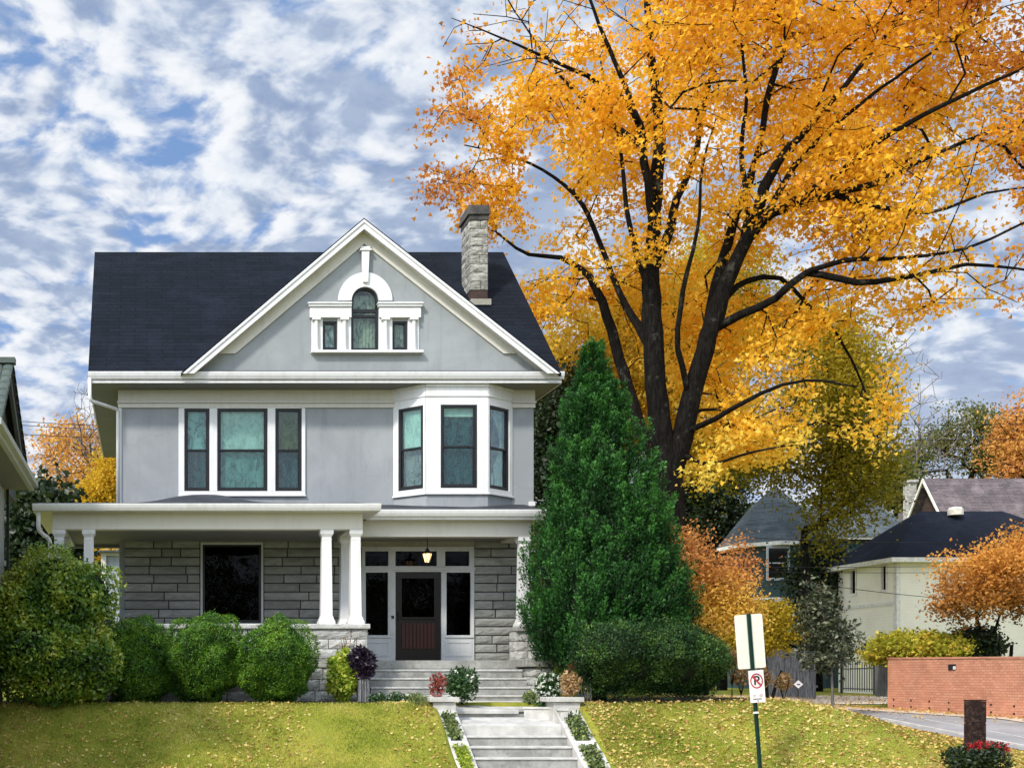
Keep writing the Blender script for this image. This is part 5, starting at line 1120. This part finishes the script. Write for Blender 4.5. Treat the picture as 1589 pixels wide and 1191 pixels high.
# planting in the sloping walls
za_, zb_ = Z(1101, 25.3), Z(1191, 23.6)
for x0, x1, lb in ((fx0, fx1, 'left'), (gx0, gx1, 'right')):
    for y0, y1, mt, w in ((24.42, 25.15, 'succ', 'grey green'), (23.5, 24.22, 'lime' if lb == 'left' else 'succ', 'yellow green')):
        k = 520; x = rng.uniform(x0 + .1, x1 - .1, k); y = rng.uniform(y0, y1, k); z = za_ - (za_ - zb_) / 1.7 * (25.32 - y) - .03 + rng.random(k) * .11
        r_ = thing('wall_planting', f'{w} creeping plants in the {"upper" if y0 > 24 else "lower"} trough of the {lb} sloping stair wall', 'plant', ((x0 + x1) / 2, (y0 + y1) / 2, float(z.mean()) - .1), 'plants in the stair wall troughs')
        leaves('foliage', np.stack([x, y, z], 1), .075 * (.6 + .8 * rng.random(k)), M[mt], r_, 'kite', None, None, 0, .5)
# shrub with red flowers, lower right corner
plant('red_flower_shrub', 'dark green shrub with red blossoms at the lower right corner', 'shrub', 1512, 1178, 50, 24, 20.5, .45, M['dkgreen'], 3600, .06, CZ - 1.9, petals=None, seed=16, stems=16)
r_ = plant('red_blossom_plant', 'cluster of red blossoms above the dark green shrub', 'plant', 1530, 1160, 34, 10, 20.55, .25, M['dkgreen'], 700, .05, CZ - 1.9, petals=(M['redpetal'], 75, .042), seed=17)

# ================================================================== STREET THINGS
def text_curve(txt, size, loc, mat, parent, name='lettering', rot=None, ext=.001):
    cu = bpy.data.curves.new(name, 'FONT'); cu.body = txt; cu.size = size; cu.align_x = 'CENTER'; cu.align_y = 'CENTER'; cu.extrude = ext; cu.offset = size * .02
    o = bpy.data.objects.new(name, cu); C.objects.link(o); me = bpy.data.meshes.new_from_object(o); bpy.data.objects.remove(o)
    me.transform(Matrix.Rotation(math.radians(90), 4, 'X')); me.transform(Matrix.Translation(loc)); me.materials.clear(); me.materials.append(mat)
    if rot: me.transform(rot)
    q = bpy.data.objects.new(name, me); link(q, parent); return q
M['signback'] = mat_paint('sign_back', (.68, .66, .58), (.5, .47, .4), .4, 2, dirt=.4)
M['signwhite'] = mat_plain('sign_face', (.72, .70, .70), .4); M['signred'] = mat_plain('sign_red', (.42, .035, .05), .4); M['signblack'] = mat_plain('sign_black', (.02, .02, .025), .4)
M['post'] = mat_plain('green_post', (.008, .035, .025), .45)
DS = 22.5
sg = thing('street_sign', 'leaning green post with a blank backed sign over a no parking sign', 'sign', (X(1180, DS), DS, CZ - 1.9))
pz = Z(1191, DS); piv = Vector((X(1178.5, DS), DS, pz)); RM = Matrix.Translation(piv) @ Matrix.Rotation(math.radians(-4.3), 4, 'Y') @ Matrix.Translation(-piv)
RM2 = Matrix.Translation(piv) @ Matrix.Rotation(math.radians(-5.2), 4, 'Y') @ Matrix.Translation(-piv)
def xf(o, Mx):
    o.data.transform(Mx); return o
mb = B(); x0 = piv.x
mb.box(x0 - .022, x0 + .022, DS - .012, DS - .008, CZ - 1.9 - .1, Z(951, DS)).box(x0 - .035, x0 - .022, DS - .035, DS - .008, CZ - 2, Z(951, DS)).box(x0 + .022, x0 + .035, DS - .035, DS - .008, CZ - 2, Z(951, DS))
xf(mb.build('post', M['post'], sg), RM)
mb = B(); h1, h0 = Z(952, DS), Z(1036, DS); w = .262; c = .035
def rrect(x0, x1, z0, z1, c, n=5):
    out = []
    for cx_, cz_, a0 in ((x1 - c, z0 + c, -90), (x1 - c, z1 - c, 0), (x0 + c, z1 - c, 90), (x0 + c, z0 + c, 180)):
        for k in range(n + 1): a = math.radians(a0 + 90 * k / n); out.append((cx_ + c * math.cos(a), cz_ + c * math.sin(a)))
    return out
mb.prism(rrect(x0 - w, x0 + w, h0, h1, c), DS - .005, DS - .001); xf(mb.build('sign_back', M['signback'], sg, .0), RM)
x1 = x0 + .045; q0, q1 = Z(1089, DS), Z(1039, DS); w2 = .142
mb = B(); mb.prism(rrect(x1 - w2, x1 + w2, q0, q1, .015), DS - .045, DS - .041); pl = xf(mb.build('sign_plate', M['signwhite'], sg), RM)
czn = q1 - .20; 
mb = B(); n = 40; rr1, rr0 = .118, .098
for k in range(n):
    a, b_ = 2 * math.pi * k / n, 2 * math.pi * (k + 1) / n; mb.prism([(x1 + rr0 * math.cos(a), czn + rr0 * 1.2 * math.sin(a)), (x1 + rr1 * math.cos(a), czn + rr1 * 1.2 * math.sin(a)), (x1 + rr1 * math.cos(b_), czn + rr1 * 1.2 * math.sin(b_)), (x1 + rr0 * math.cos(b_), czn + rr0 * 1.2 * math.sin(b_))], DS - .050, DS - .046)
s_ = .011; mb.prism([(x1 - .075 - s_, czn + .09 - s_), (x1 + .075 - s_, czn - .09 - s_), (x1 + .075 + s_, czn - .09 + s_), (x1 - .075 + s_, czn + .09 + s_)], DS - .054, DS - .051)
o = xf(mb.build('prohibition_ring', M['signred'], None), RM); o.parent = pl; o.location = (0, 0, 0)
o = text_curve('P', .235, (x1 + .0, DS - .0475, czn), M['signblack'], None, rot=RM); o.parent = pl; o.location = (0, 0, 0)
mb = B()
for a, b_, z_, h_ in ((-.09, -.03, q0 + .13, .02), (.03, .10, q0 + .13, .02), (-.085, -.03, q0 + .105, .012), (.035, .09, q0 + .105, .012)): mb.box(x1 + a, x1 + b_, DS - .048, DS - .046, z_, z_ + h_)
M['fadedred'] = mat_plain('faded_red', (.50, .36, .37), .5); o = xf(mb.build('faded_marks', M['fadedred'], None), RM); o.parent = pl; o.location = (0, 0, 0)
mb = B()
for a in (-.085, -.062, -.040, -.015, .012, .034, .058): mb.box(x1 + a, x1 + a + .017, DS - .048, DS - .046, q0 + .055, q0 + .075)
mb.prism([(x1 - .006, q0 + .012), (x1 + .006, q0 + .012), (x1 + .006, q0 + .03), (x1 + .016, q0 + .03), (x1, q0 + .045), (x1 - .016, q0 + .03), (x1 - .006, q0 + .03)], DS - .048, DS - .046)
o = xf(mb.build('small_print', M['signblack'], None), RM); o.parent = pl; o.location = (0, 0, 0)
mb = B(); mb.box(x0 - .045, x0 + .045, DS - .04, DS - .0, Z(1106, DS), Z(1103, DS)); xf(mb.build('clamp', M['signback'], sg), RM)
# dark marker post
DK = 21.2; kx = X(1513, DK)
mk = thing('marker_post', 'weathered dark brown square post behind the red flowered shrub', 'post', (kx, DK, CZ - 1.9))
M['rustpost'] = mat_conc('rust_brown_post', (.012, .006, .005), (.035, .016, .013), 14, (.13, .10, .09))
mb = B(); R = random.Random(3); zt_ = Z(1087, DK); zb_ = CZ - 1.95; k = 4; hw = .118
for i in range(k):
    a, b_ = zb_ + (zt_ - zb_) * i / k, zb_ + (zt_ - zb_) * (i + 1) / k; e_ = R.uniform(-.006, .006); mb.box(kx - hw + e_, kx + hw + e_, DK - hw, DK + hw, a + .004, b_ - .004)
mb.box(kx - hw + .012, kx + hw - .012, DK - hw + .01, DK + hw - .01, zb_, zt_ - .01); o = mb.build('post_body', M['rustpost'], mk, .006)
mb = B(); mb.box(kx - hw - .006, kx + hw + .006, DK - hw - .006, DK + hw + .006, zt_ + .001, zt_ + .025); mb.build('post_cap', M['rustpost'], mk, .005)
# little yard sign
ys_ = thing('yard_sign', 'tiny white diamond yard sign before the board fence', 'sign', (X(1239, 38), 38, float(Zs(38)) - .1))
mb = B(); c_ = (X(1239, 38), Z(1061, 38)); mb.prism([(c_[0], c_[1] - .13), (c_[0] + .15, c_[1]), (c_[0], c_[1] + .13), (c_[0] - .15, c_[1])], 38, 38.01); mb.build('sign_plate', M['signwhite'], ys_)
mb = B(); mb.box(c_[0] - .05, c_[0] + .05, 37.99, 37.999, c_[1] - .02, c_[1] + .02); o = mb.build('sign_mark', M['gbark'], ys_)
mb = B(); mb.tube([(c_[0], 38.02, float(G(c_[0], 38)) - .1), (c_[0], 38.02, c_[1] + .05)], .012, 6); mb.build('stake', M['iron'], ys_)
# pale dry ornamental plants by the fence
for px, pz_, s, lb in ((1185, 1052, 12, 'bleached dry plant just right of the street sign'), (1216, 1058, 12, 'bleached dry plant near the tiny diamond yard sign'), (1136, 1022, 9, 'bleached dry plant left of the street sign by the hedge'), (1150, 1050, 16, 'low tawny grass tuft between the hedge and street sign')):
    plant('dry_plant', lb, 'plant', px, pz_, s, 16, 34, .3, M['dry'], 300, .10, float(G(X(px, 34), 34)) - .02, seed=px, stems=9)

# ---- brick boundary wall
wall = thing('brick_wall', 'long orange red brick garden wall along the side street', 'wall', (23.3, 33, CZ - 1.1))
M['redbrick'] = mat_brick('red_brick', (.52, .225, .14), (.62, .32, .21), (.38, .18, .125))
def zw0(y): return float(Zs(y)) - .1
wy0, wy1 = 27, 38.2; wx = lambda y: 22.6 + (y - 27) * .09
mb = B(); n = 20; hole_y = (34.0, 34.45)
ztop = lambda y: Z(1016, 32.0) if False else CZ + .57 + (y - 38) * .012
def wseg(ya, yb, f0, f1):
    vs = []
    for y in (ya, yb):
        for dx_ in (0, .24):
            vs += [(wx(y) + dx_, y, f0(y)), (wx(y) + dx_, y, f1(y))]
    return vs
for i in range(n):
    ya, yb = wy0 + (wy1 - wy0) * i / n, wy0 + (wy1 - wy0) * (i + 1) / n
    vs = wseg(ya, yb, zw0, ztop); mb.add(vs, [(0, 1, 5, 4), (2, 6, 7, 3), (1, 3, 7, 5)] + ([(0, 2, 3, 1)] if i == 0 else []) + ([(4, 5, 7, 6)] if i == n - 1 else []))
mb.build('wall_face', M['redbrick'], wall)
mb = B(); vs = wseg(wy0 - .02, wy1 + .02, lambda y: ztop(y) + .002, lambda y: ztop(y) + .055); vs = [(x - .02 if k % 4 < 2 else x + .02, y, z) for k, (x, y, z) in enumerate(vs)]; mb.add(vs, [(0, 1, 5, 4), (2, 6, 7, 3), (1, 3, 7, 5), (0, 4, 6, 2), (0, 2, 3, 1), (4, 5, 7, 6)]); mb.build('coping', M['redbrick'], wall)
for k in range(11):
    y = wy0 + .8 + k * 1.0
    for dz_ in (.32, .12):
        mb = B(); z = float(Zs(y)) + dz_; mb.box(wx(y) - .006, wx(y) + .02, y, y + .07, z, z + .05); mb.build('weep_hole', M['signblack'], wall)
mb = B(); y = 34.6; mb.box(wx(y) - .012, wx(y) + .02, y - .22, y + .22, Z(1039, 34.6), Z(1030, 34.6)); vf = mb.build('vent_opening', M['signblack'], wall)
mb = B(); mb.box(wx(y) - .03, wx(y) - .013, y - .12, y - .02, Z(1038, 34.6), Z(1033, 34.6)); link_sub(mb, 'vent_box', 'signwhite', vf)
M['wallshrub'] = mat_leaf('turning_shrub_leaf', [(0, (.10, .13, .015)), (.5, (.36, .36, .03)), (.8, (.62, .50, .06)), (1, (.65, .30, .06))], .35, .5, .3)
tree('wall_shrub', 'yellow green shrub spilling over the near end of the brick wall', 'shrub', 38.5, 1425, 1025, [(1400, 1004, 46, 20, 38.5, .8), (1450, 1006, 40, 18, 37.5, .8), (1370, 1010, 24, 16, 39, .6)], 240, 60, .16, .12, 'wallshrub', tr=.03, holes=.0, seed=30, hs=1.5, tip=.005, step=.3, stems=3, zb=CZ - 1, hue_fn=lambda Q, h: .35 * h + .55 * rng.random(len(Q)) + .2 * vn(Q, 3, 2))

# ---- fences and gate
def board_fence(name, label, p0, p1, h, bw=.16, mat='fence'):
    a, b_ = Vector(p0), Vector(p1); L_ = (b_ - a).length; u = (b_ - a).normalized(); r = thing(name, label, 'fence', tuple((a + b_) / 2)); n = int(L_ / bw); R = random.Random(5)
    mb = B().frame((a.x, a.y, 0), u)
    for k in range(n):
        z0_ = a.z + (b_.z - a.z) * k / n; hh = h + R.uniform(-.04, .05); mb.box(k * bw + .006, (k + 1) * bw - .006, R.uniform(-.01, .01), .03, z0_ - .1, z0_ + hh)
    mb.build('boards', M[mat], r)
    for dz_ in (.35, h - .3):
        mb = B().frame((a.x, a.y, 0), u); mb.add([(0, .035, a.z + dz_), (0, .09, a.z + dz_), (0, .09, a.z + dz_ + .09), (0, .035, a.z + dz_ + .09), (L_, .035, b_.z + dz_), (L_, .09, b_.z + dz_), (L_, .09, b_.z + dz_ + .09), (L_, .035, b_.z + dz_ + .09)], [(0, 1, 2, 3), (4, 5, 6, 7), (0, 1, 5, 4), (1, 2, 6, 5), (2, 3, 7, 6), (3, 0, 4, 7)]); mb.build('rail', M[mat], r)
    return r
board_fence('board_fence', 'weathered grey board fence behind the street sign', (X(1178, 49), 49, Z(1074, 49)), (X(1266, 46), 46, Z(1078, 46)), 1.78)
board_fence('board_fence', 'short dark grey board panel beside the end of the brick wall', (X(1357, 41), 41.0, Z(1075, 41)), (X(1384, 38.6), 38.6, Z(1076, 39)), 1.05)
ig = thing('iron_gate', 'black iron picket gate between board fence and brick wall', 'gate', (X(1330, 47), 47, Z(1070, 47)))
ga, gb = Vector((X(1306, 48), 48, 0)), Vector((X(1357, 44), 44, 0)); gL = (gb - ga).length; gz0_, gz1_ = Z(1072, 46), Z(1018, 46)
for k in range(15):
    mb = B().frame(ga, gb - ga); a = gL * k / 14; zz = gz1_ - .35 * (k / 14) + .0; mb.box(a - .012, a + .012, -.012, .012, gz0_, zz); mb.build('picket', M['iron'], ig)
mb = B().frame(ga, gb - ga); mb.box(0, gL, -.02, .02, gz0_ + .08, gz0_ + .12).box(0, gL, -.02, .02, gz0_ + .85, gz0_ + .89); mb.box(-.05, .03, -.04, .04, gz0_ - .1, gz1_).box(gL - .03, gL + .05, -.04, .04, gz0_ - .1, gz1_ - .2); mb.build('gate_frame', M['iron'], ig)

# ================================================================== OTHER HOUSES
M['creamA'] = mat_siding('cream_siding', (.85, .81, .67)); M['creamw'] = mat_plain('cream_trim', (.72, .70, .62), .6)
M['nshingle'] = mat_shingle('blue_black_shingle', (.010, .013, .022), (.014, .018, .03), 1, 2.2, 'xy'); M['gshingle'] = mat_shingle('grey_shingle', (.055, .07, .075), (.09, .105, .115), 1, 1.6, 'xy')
M['bshingle'] = mat_shingle('brown_grey_shingle', (.10, .085, .09), (.16, .13, .135), .8, 1.2); M['tealsiding'] = mat_siding('blue_green_siding', (.030, .06, .065), .16)
# cream house
cr = thing('cream_house', 'two storey cream sided house with blue black hipped roof', 'house', (35.5, 53, -.1))
x0, x1, y0, y1 = X(1397, 50.4), 41.0, 50.4, 54.6; zb, zt_ = CZ - 1.0, Z(864, 50)
mb = B(); x0 = 31.5; hw_ = []
wy = [(51.05, 51.35), (53.25, 53.6)]
mb.box(x0 + .2, x1, y0, y0 + .2, zb, zt_)
mb.frame((x0, y1, 0), (0, -1, 0)).holes(0, y1 - y0, zb, zt_, 0, .2, [(y1 - b_, y1 - a, Z(914, 51), Z(877, 51)) for a, b_ in wy]); mb.frame().box(x0 + .2, x1, y1 - .2, y1, zb, zt_).box(x1 - .2, x1, y0 + .2, y1 - .2, zb, zt_)
mb.build('wall', M['creamA'], cr)
ex, ey = .45, .45; zr_ = Z(793, 52.5); rxa, rxb = X(1425, 52.5), X(1556, 52.5)
mb = B(); a, b_, c_, d_ = (x0 - ex, y0 - ey, zt_), (x1 + ex, y0 - ey, zt_), (x1 + ex, y1 + ey, zt_), (x0 - ex, y1 + ey, zt_); r0, r1 = (rxa, 52.5, zr_), (rxb, 52.5, zr_)
for q in ([a, b_, r1, r0], [b_, c_, r1], [c_, d_, r0, r1], [d_, a, r0]): mb.add(q, [tuple(range(len(q)))])
mb.build('roof', M['nshingle'], cr)
mb = B(); mb.box(x0 - ex - .02, x1 + ex, y0 - ey - .02, y1 + ey, zt_ - .20, zt_ - .01); mb.build('eave_board', M['creamw'], cr)
mb = B(); mb.box(x0 - .02, x0 + .18, y0 - .02, y0 - .002, zb, zt_ - .205).box(x0 - .022, x0 - .002, y0 - .02, y0 + .16, zb, zt_ - .205).box(x0 - .03, x0 - .002, y0 + .17, y1, Z(939, 51), Z(934, 51)); mb.build('corner_board', M['creamw'], cr)
for (a, b_) in wy:
    mb = B().frame((x0, 60, 0), (0, -1, 0)); h = (60 - b_, 60 - a, Z(914, 51), Z(877, 51)); mb.holes(h[0] - .07, h[1] + .07, h[2] - .12, h[3] + .07, -.04, -.002, [h]); wi = mb.build('window', M['creamw'], cr)
    mb = B().frame((x0, 60, 0), (0, -1, 0)); mb.box(h[0] - .01, h[1] + .01, .06, .08, h[2], h[3]); link_sub(mb, 'pane', 'dglass', wi)
    mb = B().frame((x0, 60, 0), (0, -1, 0)); mb.box(h[0] - .1, h[1] + .1, .15, .18, h[2] - .1, h[3] + .1); link_sub(mb, 'dark_room_sheet', 'black', wi)  # black backing, interior darkness put into its colour
mb = B(); mb.lathe(X(1485, 52), 52.1, [(.30, zr_ - .22), (.30, zr_ + .03), (.22, zr_ + .12), (.05, zr_ + .15)], 12); mb.build('roof_vent', M['creamw'], cr)
# lean-to roof at its side
mb = B(); mb.slab([(X(1340, 49), 48.0, Z(994, 49)), (X(1386, 49), 48.0, Z(994, 49)), (X(1376, 49.5), 49.8, Z(979, 49.5)), (X(1370, 49.5), 49.8, Z(979, 49.5))], .08); mb.build('lean_to_roof', M['gshingle'], cr)
mb = B(); mb.box(X(1342, 49), X(1384, 49), 48.1, 48.2, zb, Z(996, 49)).box(X(1342, 49), X(1384, 49), 48.0, 48.1, Z(998, 49), Z(994, 49) - .09); mb.build('lean_to_wall', M['creamA'], cr)
# gabled brown roof behind
gh = thing('gabled_house', 'house with brown grey gabled roof and cream rake boards behind the cream house', 'house', (X(1500, 76), 80, -.1))
D0, D1, DRr = 75.0, 79.0, 77; gxl, gxr = X(1434, DRr), 70.0; zrg = Z(742, DRr); zeg = Z(808, D0)
mb = B(); mb.slab([(gxl, D0, zeg), (gxr, D0, zeg), (gxr, DRr, zrg), (gxl, DRr, zrg)], .15).slab([(gxl, DRr, zrg), (gxr, DRr, zrg), (gxr, D1, zeg), (gxl, D1, zeg)], .15); mb.build('roof', M['bshingle'], gh)
mb = B(); mb.box(gxl + .5, gxr - .5, D0 + .3, D1 - .3, CZ - 1, zeg - .3); mb.build('wall', M['creamA'], gh)
mb = B().frame((gxl + .45, 0, 0), (0, 1, 0)); mb.prism([(D0 + .3, zeg - .3), (D1 - .3, zeg - .3), (DRr, zrg - .3)], 0, -.2); mb.build('gable_wall', M['cbrick'], gh)
mb = B().frame((gxl - .05, 0, 0), (0, 1, 0))
for s in (0, 1):
    e_ = D0 if s == 0 else D1; q = [(DRr, zrg - .0), (e_, zeg - .0), (e_, zeg - .24), (DRr, zrg - .24)]; mb.prism(q, 0, .08)
mb.build('rake_board', M['creamw'], gh)
mb = B(); xc = X(1417, 79); mb.box(xc - .22, xc + .22, 79, 79.7, CZ, Z(748, 79)).box(xc - .3, xc + .3, 78.9, 79.8, Z(748, 79), Z(744, 79)); mb.build('chimney', M['cstone'], gh)
# blue green house with faceted turret roof
bh = thing('blue_green_house', 'dark blue green sided house with faceted grey roof behind the trees', 'house', (X(1250, 62), 66, -.2))
D = 60; tcx, tcy = X(1212, 62), 62.6; R_ = 2.35; za = Z(752, 62.6); zte = Z(838, 60); zwl = CZ - .9
mb = B(); n = 8
def octo(r, z, ph=math.pi / 8): return [(tcx + r * math.cos(2 * math.pi * k / n + ph), tcy + r * math.sin(2 * math.pi * k / n + ph), z) for k in range(n)]
o1, o2 = octo(R_ + .4, zte), octo(R_ * .55, za - (za - zte) * .40); mb.add(o1 + o2 + [(tcx, tcy, za)], [(k, (k + 1) % n, n + (k + 1) % n, n + k) for k in range(n)] + [(n + k, n + (k + 1) % n, 2 * n) for k in range(n)]); mb.build('turret_roof', M['gshingle'], bh)
mb = B(); o1, o2 = octo(R_, zwl), octo(R_, zte - .15); mb.add(o1 + o2, [(k, (k + 1) % n, n + (k + 1) % n, n + k) for k in range(n)]); mb.box(tcx + 1, X(1430, 68), 63, 72, zwl, Z(838, 62)); mb.build('wall', M['tealsiding'], bh)
mb = B(); o1, o2 = octo(R_ + .42, zte - .2), octo(R_ + .42, zte - .01); mb.add(o1 + o2, [(k, (k + 1) % n, n + (k + 1) % n, n + k) for k in range(n)] + [tuple(range(n - 1, -1, -1))]); o1, o2 = octo(R_ + .03, Z(928, 60)), octo(R_ + .03, Z(925, 60)); mb.add(o1 + o2, [(k, (k + 1) % n, n + (k + 1) % n, n + k) for k in range(n)])
mb.box(X(1260, 62), X(1432, 62), 62.6, 62.8, Z(834, 62), Z(829, 62)); mb.build('eave_board', M['creamw'], bh)
yw = tcy - R_ * math.cos(math.pi / 8) - .01
for a, b_, t_, u_ in ((1192, 1222, 850, 896), (1205, 1219, 933, 948)):
    mb = B(); h = (X(a, yw), X(b_, yw), Z(u_, yw), Z(t_, yw)); mb.holes(h[0] - .1, h[1] + .1, h[2] - .13, h[3] + .12, yw - .05, yw - .002, [h]); mb.box(h[0], h[1], yw - .04, yw - .01, (h[2] + h[3]) / 2 - .03, (h[2] + h[3]) / 2 + .03); wi = mb.build('window', M['greytrim'], bh)
    mb = B(); mb.box(h[0], h[1], yw - .008, yw - .004, h[2], h[3]); M['bglass'] = mat_plain('dim_pane', (.02, .018, .015), .08); link_sub(mb, 'pane', 'bglass', wi)
mb = B(); q0, q1, q2, q3 = (X(1240, 62), 62.5, Z(830, 62)), (X(1436, 62), 62.5, Z(830, 62)), (X(1436, 62), 73, Z(830, 62)), (X(1240, 62), 73, Z(830, 62)); ap, ap2 = (X(1318, 67), 67, Z(757, 67)), (X(1335, 67), 67, Z(757, 67))
for q in ([q0, q1, ap2, ap], [q1, q2, ap2], [q2, q3, ap, ap2], [q3, q0, ap]): mb.add(q, [tuple(range(len(q)))])
mb.build('roof', M['gshingle'], bh)

# ---- neighbour at the left edge
nb = thing('neighbouring_house', 'grey green house at the left edge with scalloped tile roof', 'house', (-6, 25, ZT))
M['ntile'] = mat_plain('green_grey_tile', (.075, .10, .085), .5); M['nwall'] = mat_stucco('neighbour_stucco', (.10, .11, .105), (.15, .16, .15)); M['nsid'] = mat_siding('neighbour_siding', (.40, .42, .42), .15)
xr = -2.9; yr, zrn = 25.7, Z(566, 25.7)
zf_ = Z(665, 23.3); zbk = Z(728, 28.8)
mb = B(); s_f = (zrn - zf_) / (yr - 23.3); s_b = (zrn - zbk) / (28.8 - yr)
for side in (0, 1):
    for j in range(14):
        if side == 0: ya, yb = yr - j * .26, yr - (j + 1) * .26 - .03; z1_, z2_ = zrn - s_f * j * .26, zrn - s_f * (j + 1) * .26 - .01
        else: ya, yb = yr + j * .26, yr + (j + 1) * .26 + .03; z1_, z2_ = zrn - s_b * j * .26, zrn - s_b * (j + 1) * .26 - .01
        if side == 1 and yb > 29.2: break
        for i in range(10 if side == 0 else 2):
            xa = xr + .05 - i * .22; c = 6; vs = []
            for k in range(c + 1):
                a = math.pi * k / c; x = xa - .11 + .11 * math.cos(a); dz_ = .05 * math.sin(a); vs += [(x, ya, z1_ + dz_), (x, yb, z2_ + dz_ + .035), (x, yb, z2_ - .01)]
            mb.add(vs, [(3 * k, 3 * k + 3, 3 * k + 4, 3 * k + 1) for k in range(c)] + [(3 * k + 1, 3 * k + 4, 3 * k + 5, 3 * k + 2) for k in range(c)])
mb.box(xr - 5, xr + .08, yr - .12, yr + .12, zrn + .02, zrn + .14); mb.build('roof', M['ntile'], nb)
mb = B(); mb.slab([(xr - 6, 22.0, zrn - s_f * 3.7 - .06), (xr + .0, 22.0, zrn - s_f * 3.7 - .06), (xr + .0, yr, zrn - .03), (xr - 6, yr, zrn - .03)], .1).slab([(xr - 6, yr, zrn - .03), (xr, yr, zrn - .03), (xr, 28.9, zbk - .03), (xr - 6, 28.9, zbk - .03)], .1); mb.build('roof_deck', M['mortar'], nb)
mb = B().frame((xr - .0, 0, 0), (0, 1, 0)); mb.prism([(22, zrn - s_f * 3.7 - .15), (yr, zrn - .13), (yr, zrn - .38), (22, zrn - s_f * 3.7 - .40)], .02, .10).prism([(yr, zrn - .13), (28.9, zbk - .13), (28.9, zbk - .38), (yr, zrn - .38)], .02, .10); mb.build('rake_board', M['nwall'], nb)
ze_n = Z(752, 26.2)
mb = B().frame((xr - .25, 0, 0), (0, 1, 0)); mb.prism([(22, ze_n), (28.8, ze_n), (28.8, zbk - .15), (yr, zrn - .2), (22, zrn - s_f * 3.7 - .2)], 0, .2); mb.build('gable_wall', M['nwall'], nb)
mb = B(); mb.slab([(-2.50, 19.6, ze_n + .02), (-2.50, 26.2, ze_n + .02), (xr - .25, 26.2, ze_n + .42), (xr - .25, 19.6, ze_n + .42)], .07); mb.build('lower_roof', M['mortar'], nb)
mb = B(); mb.box(-2.56, -2.47, 19.6, 26.2, ze_n - .14, ze_n + .03); mb.box(-2.47, -2.38, 19.6, 26.25, ze_n - .06, ze_n + .05); mb.build('gutter', M['nsid'], nb)
mb = B(); mb.box(-3.25, -2.57, 19.6, 26.15, ze_n - .12, ze_n - .08); mb.build('soffit', M['soffit'], nb)
mb = B(); mb.box(-7, -3.13, 20.2, 26.0, ZT - .6, ze_n - .13); mb.build('wall', M['nwall'], nb)
mb = B(); mb.box(-3.128, -3.09, 25.2, 25.95, ze_n - 2.6, ze_n - .14).box(-3.128, -3.08, 24.6, 25.99, ze_n - 2.75, ze_n - 2.65).box(-3.09, -3.07, 25.05, 25.17, ze_n - 2.6, ze_n - .14); mb.build('window_casing', M['nsid'], nb)
mb = B(); mb.box(-3.04, -2.98, 25.9, 25.97, ZT, ze_n - .14); mb.build('downspout', M['darkmetal'], nb)

# ---- little outbuilding seen through the porch
sh = thing('outbuilding', 'pale grey outbuilding with white corner boards seen through the left porch', 'shed', (X(180, 44), 45, ZT))
mb = B(); mb.box(X(160, 44), X(260, 44), 44, 48, ZT - .3, Z(858, 44)); M['shedwall'] = mat_plain('pale_grey_wall', (.36, .40, .46), .7); mb.build('wall', M['shedwall'], sh)
mb = B(); mb.box(X(157, 44), X(165, 44), 43.9, 43.995, ZT - .3, Z(862, 44)).box(X(157, 44), X(262, 44), 43.86, 43.99, Z(862, 44) + .003, Z(855, 44)); mb.build('corner_board', M['white'], sh)
mb = B(); mb.slab([(X(152, 44), 43.6, Z(855, 44)), (X(266, 44), 43.6, Z(855, 44)), (X(266, 44), 46, Z(855, 44) + .22), (X(152, 44), 46, Z(855, 44) + .22)], .08); mb.build('roof', M['gshingle'], sh)

# ---- wires
def wire(label, a, b_, sag, r=.012):
    a, b_ = Vector(a), Vector(b_); pts = []
    for k in range(25):
        t = k / 24; p = a.lerp(b_, t); p.z -= sag * 4 * t * (1 - t); pts.append(tuple(p))
    o = B().tube(pts, r, 5).build('power_line', M['darkmetal'], None, smooth=True); tag(o, label, 'power line', 'overhead wires')
wire('upper wire behind the neighbouring roof at left', P(-150, 636, 50), P(420, 660, 50), .3, .014)
wire('middle wire behind the neighbouring roof at left', P(-150, 642, 50), P(420, 666, 50), .3, .014)
wire('lower wire behind the neighbouring roof at left', P(-150, 658, 50), P(420, 676, 50), .3, .014)
wire('wire crossing the roof of the cream house', P(1020, 826, 42), P(1750, 838, 42), .2)
wire('pair wire across the cream house wall, upper one', P(1020, 878, 45), P(1750, 872, 45), .1, .010)
wire('pair wire across the cream house wall, lower one', P(1020, 884, 45), P(1750, 884, 45), .1, .010)
wire('slack service wire sloping across the cream house wall', P(1215, 898, 44), P(1700, 940, 44), .2)
wire('upper wire crossing before the olive yellow tree', P(1000, 655, 48), P(1750, 655, 48), .1, .010)
wire('lower wire crossing before the olive yellow tree', P(1000, 676, 48), P(1750, 680, 48), .1, .010)
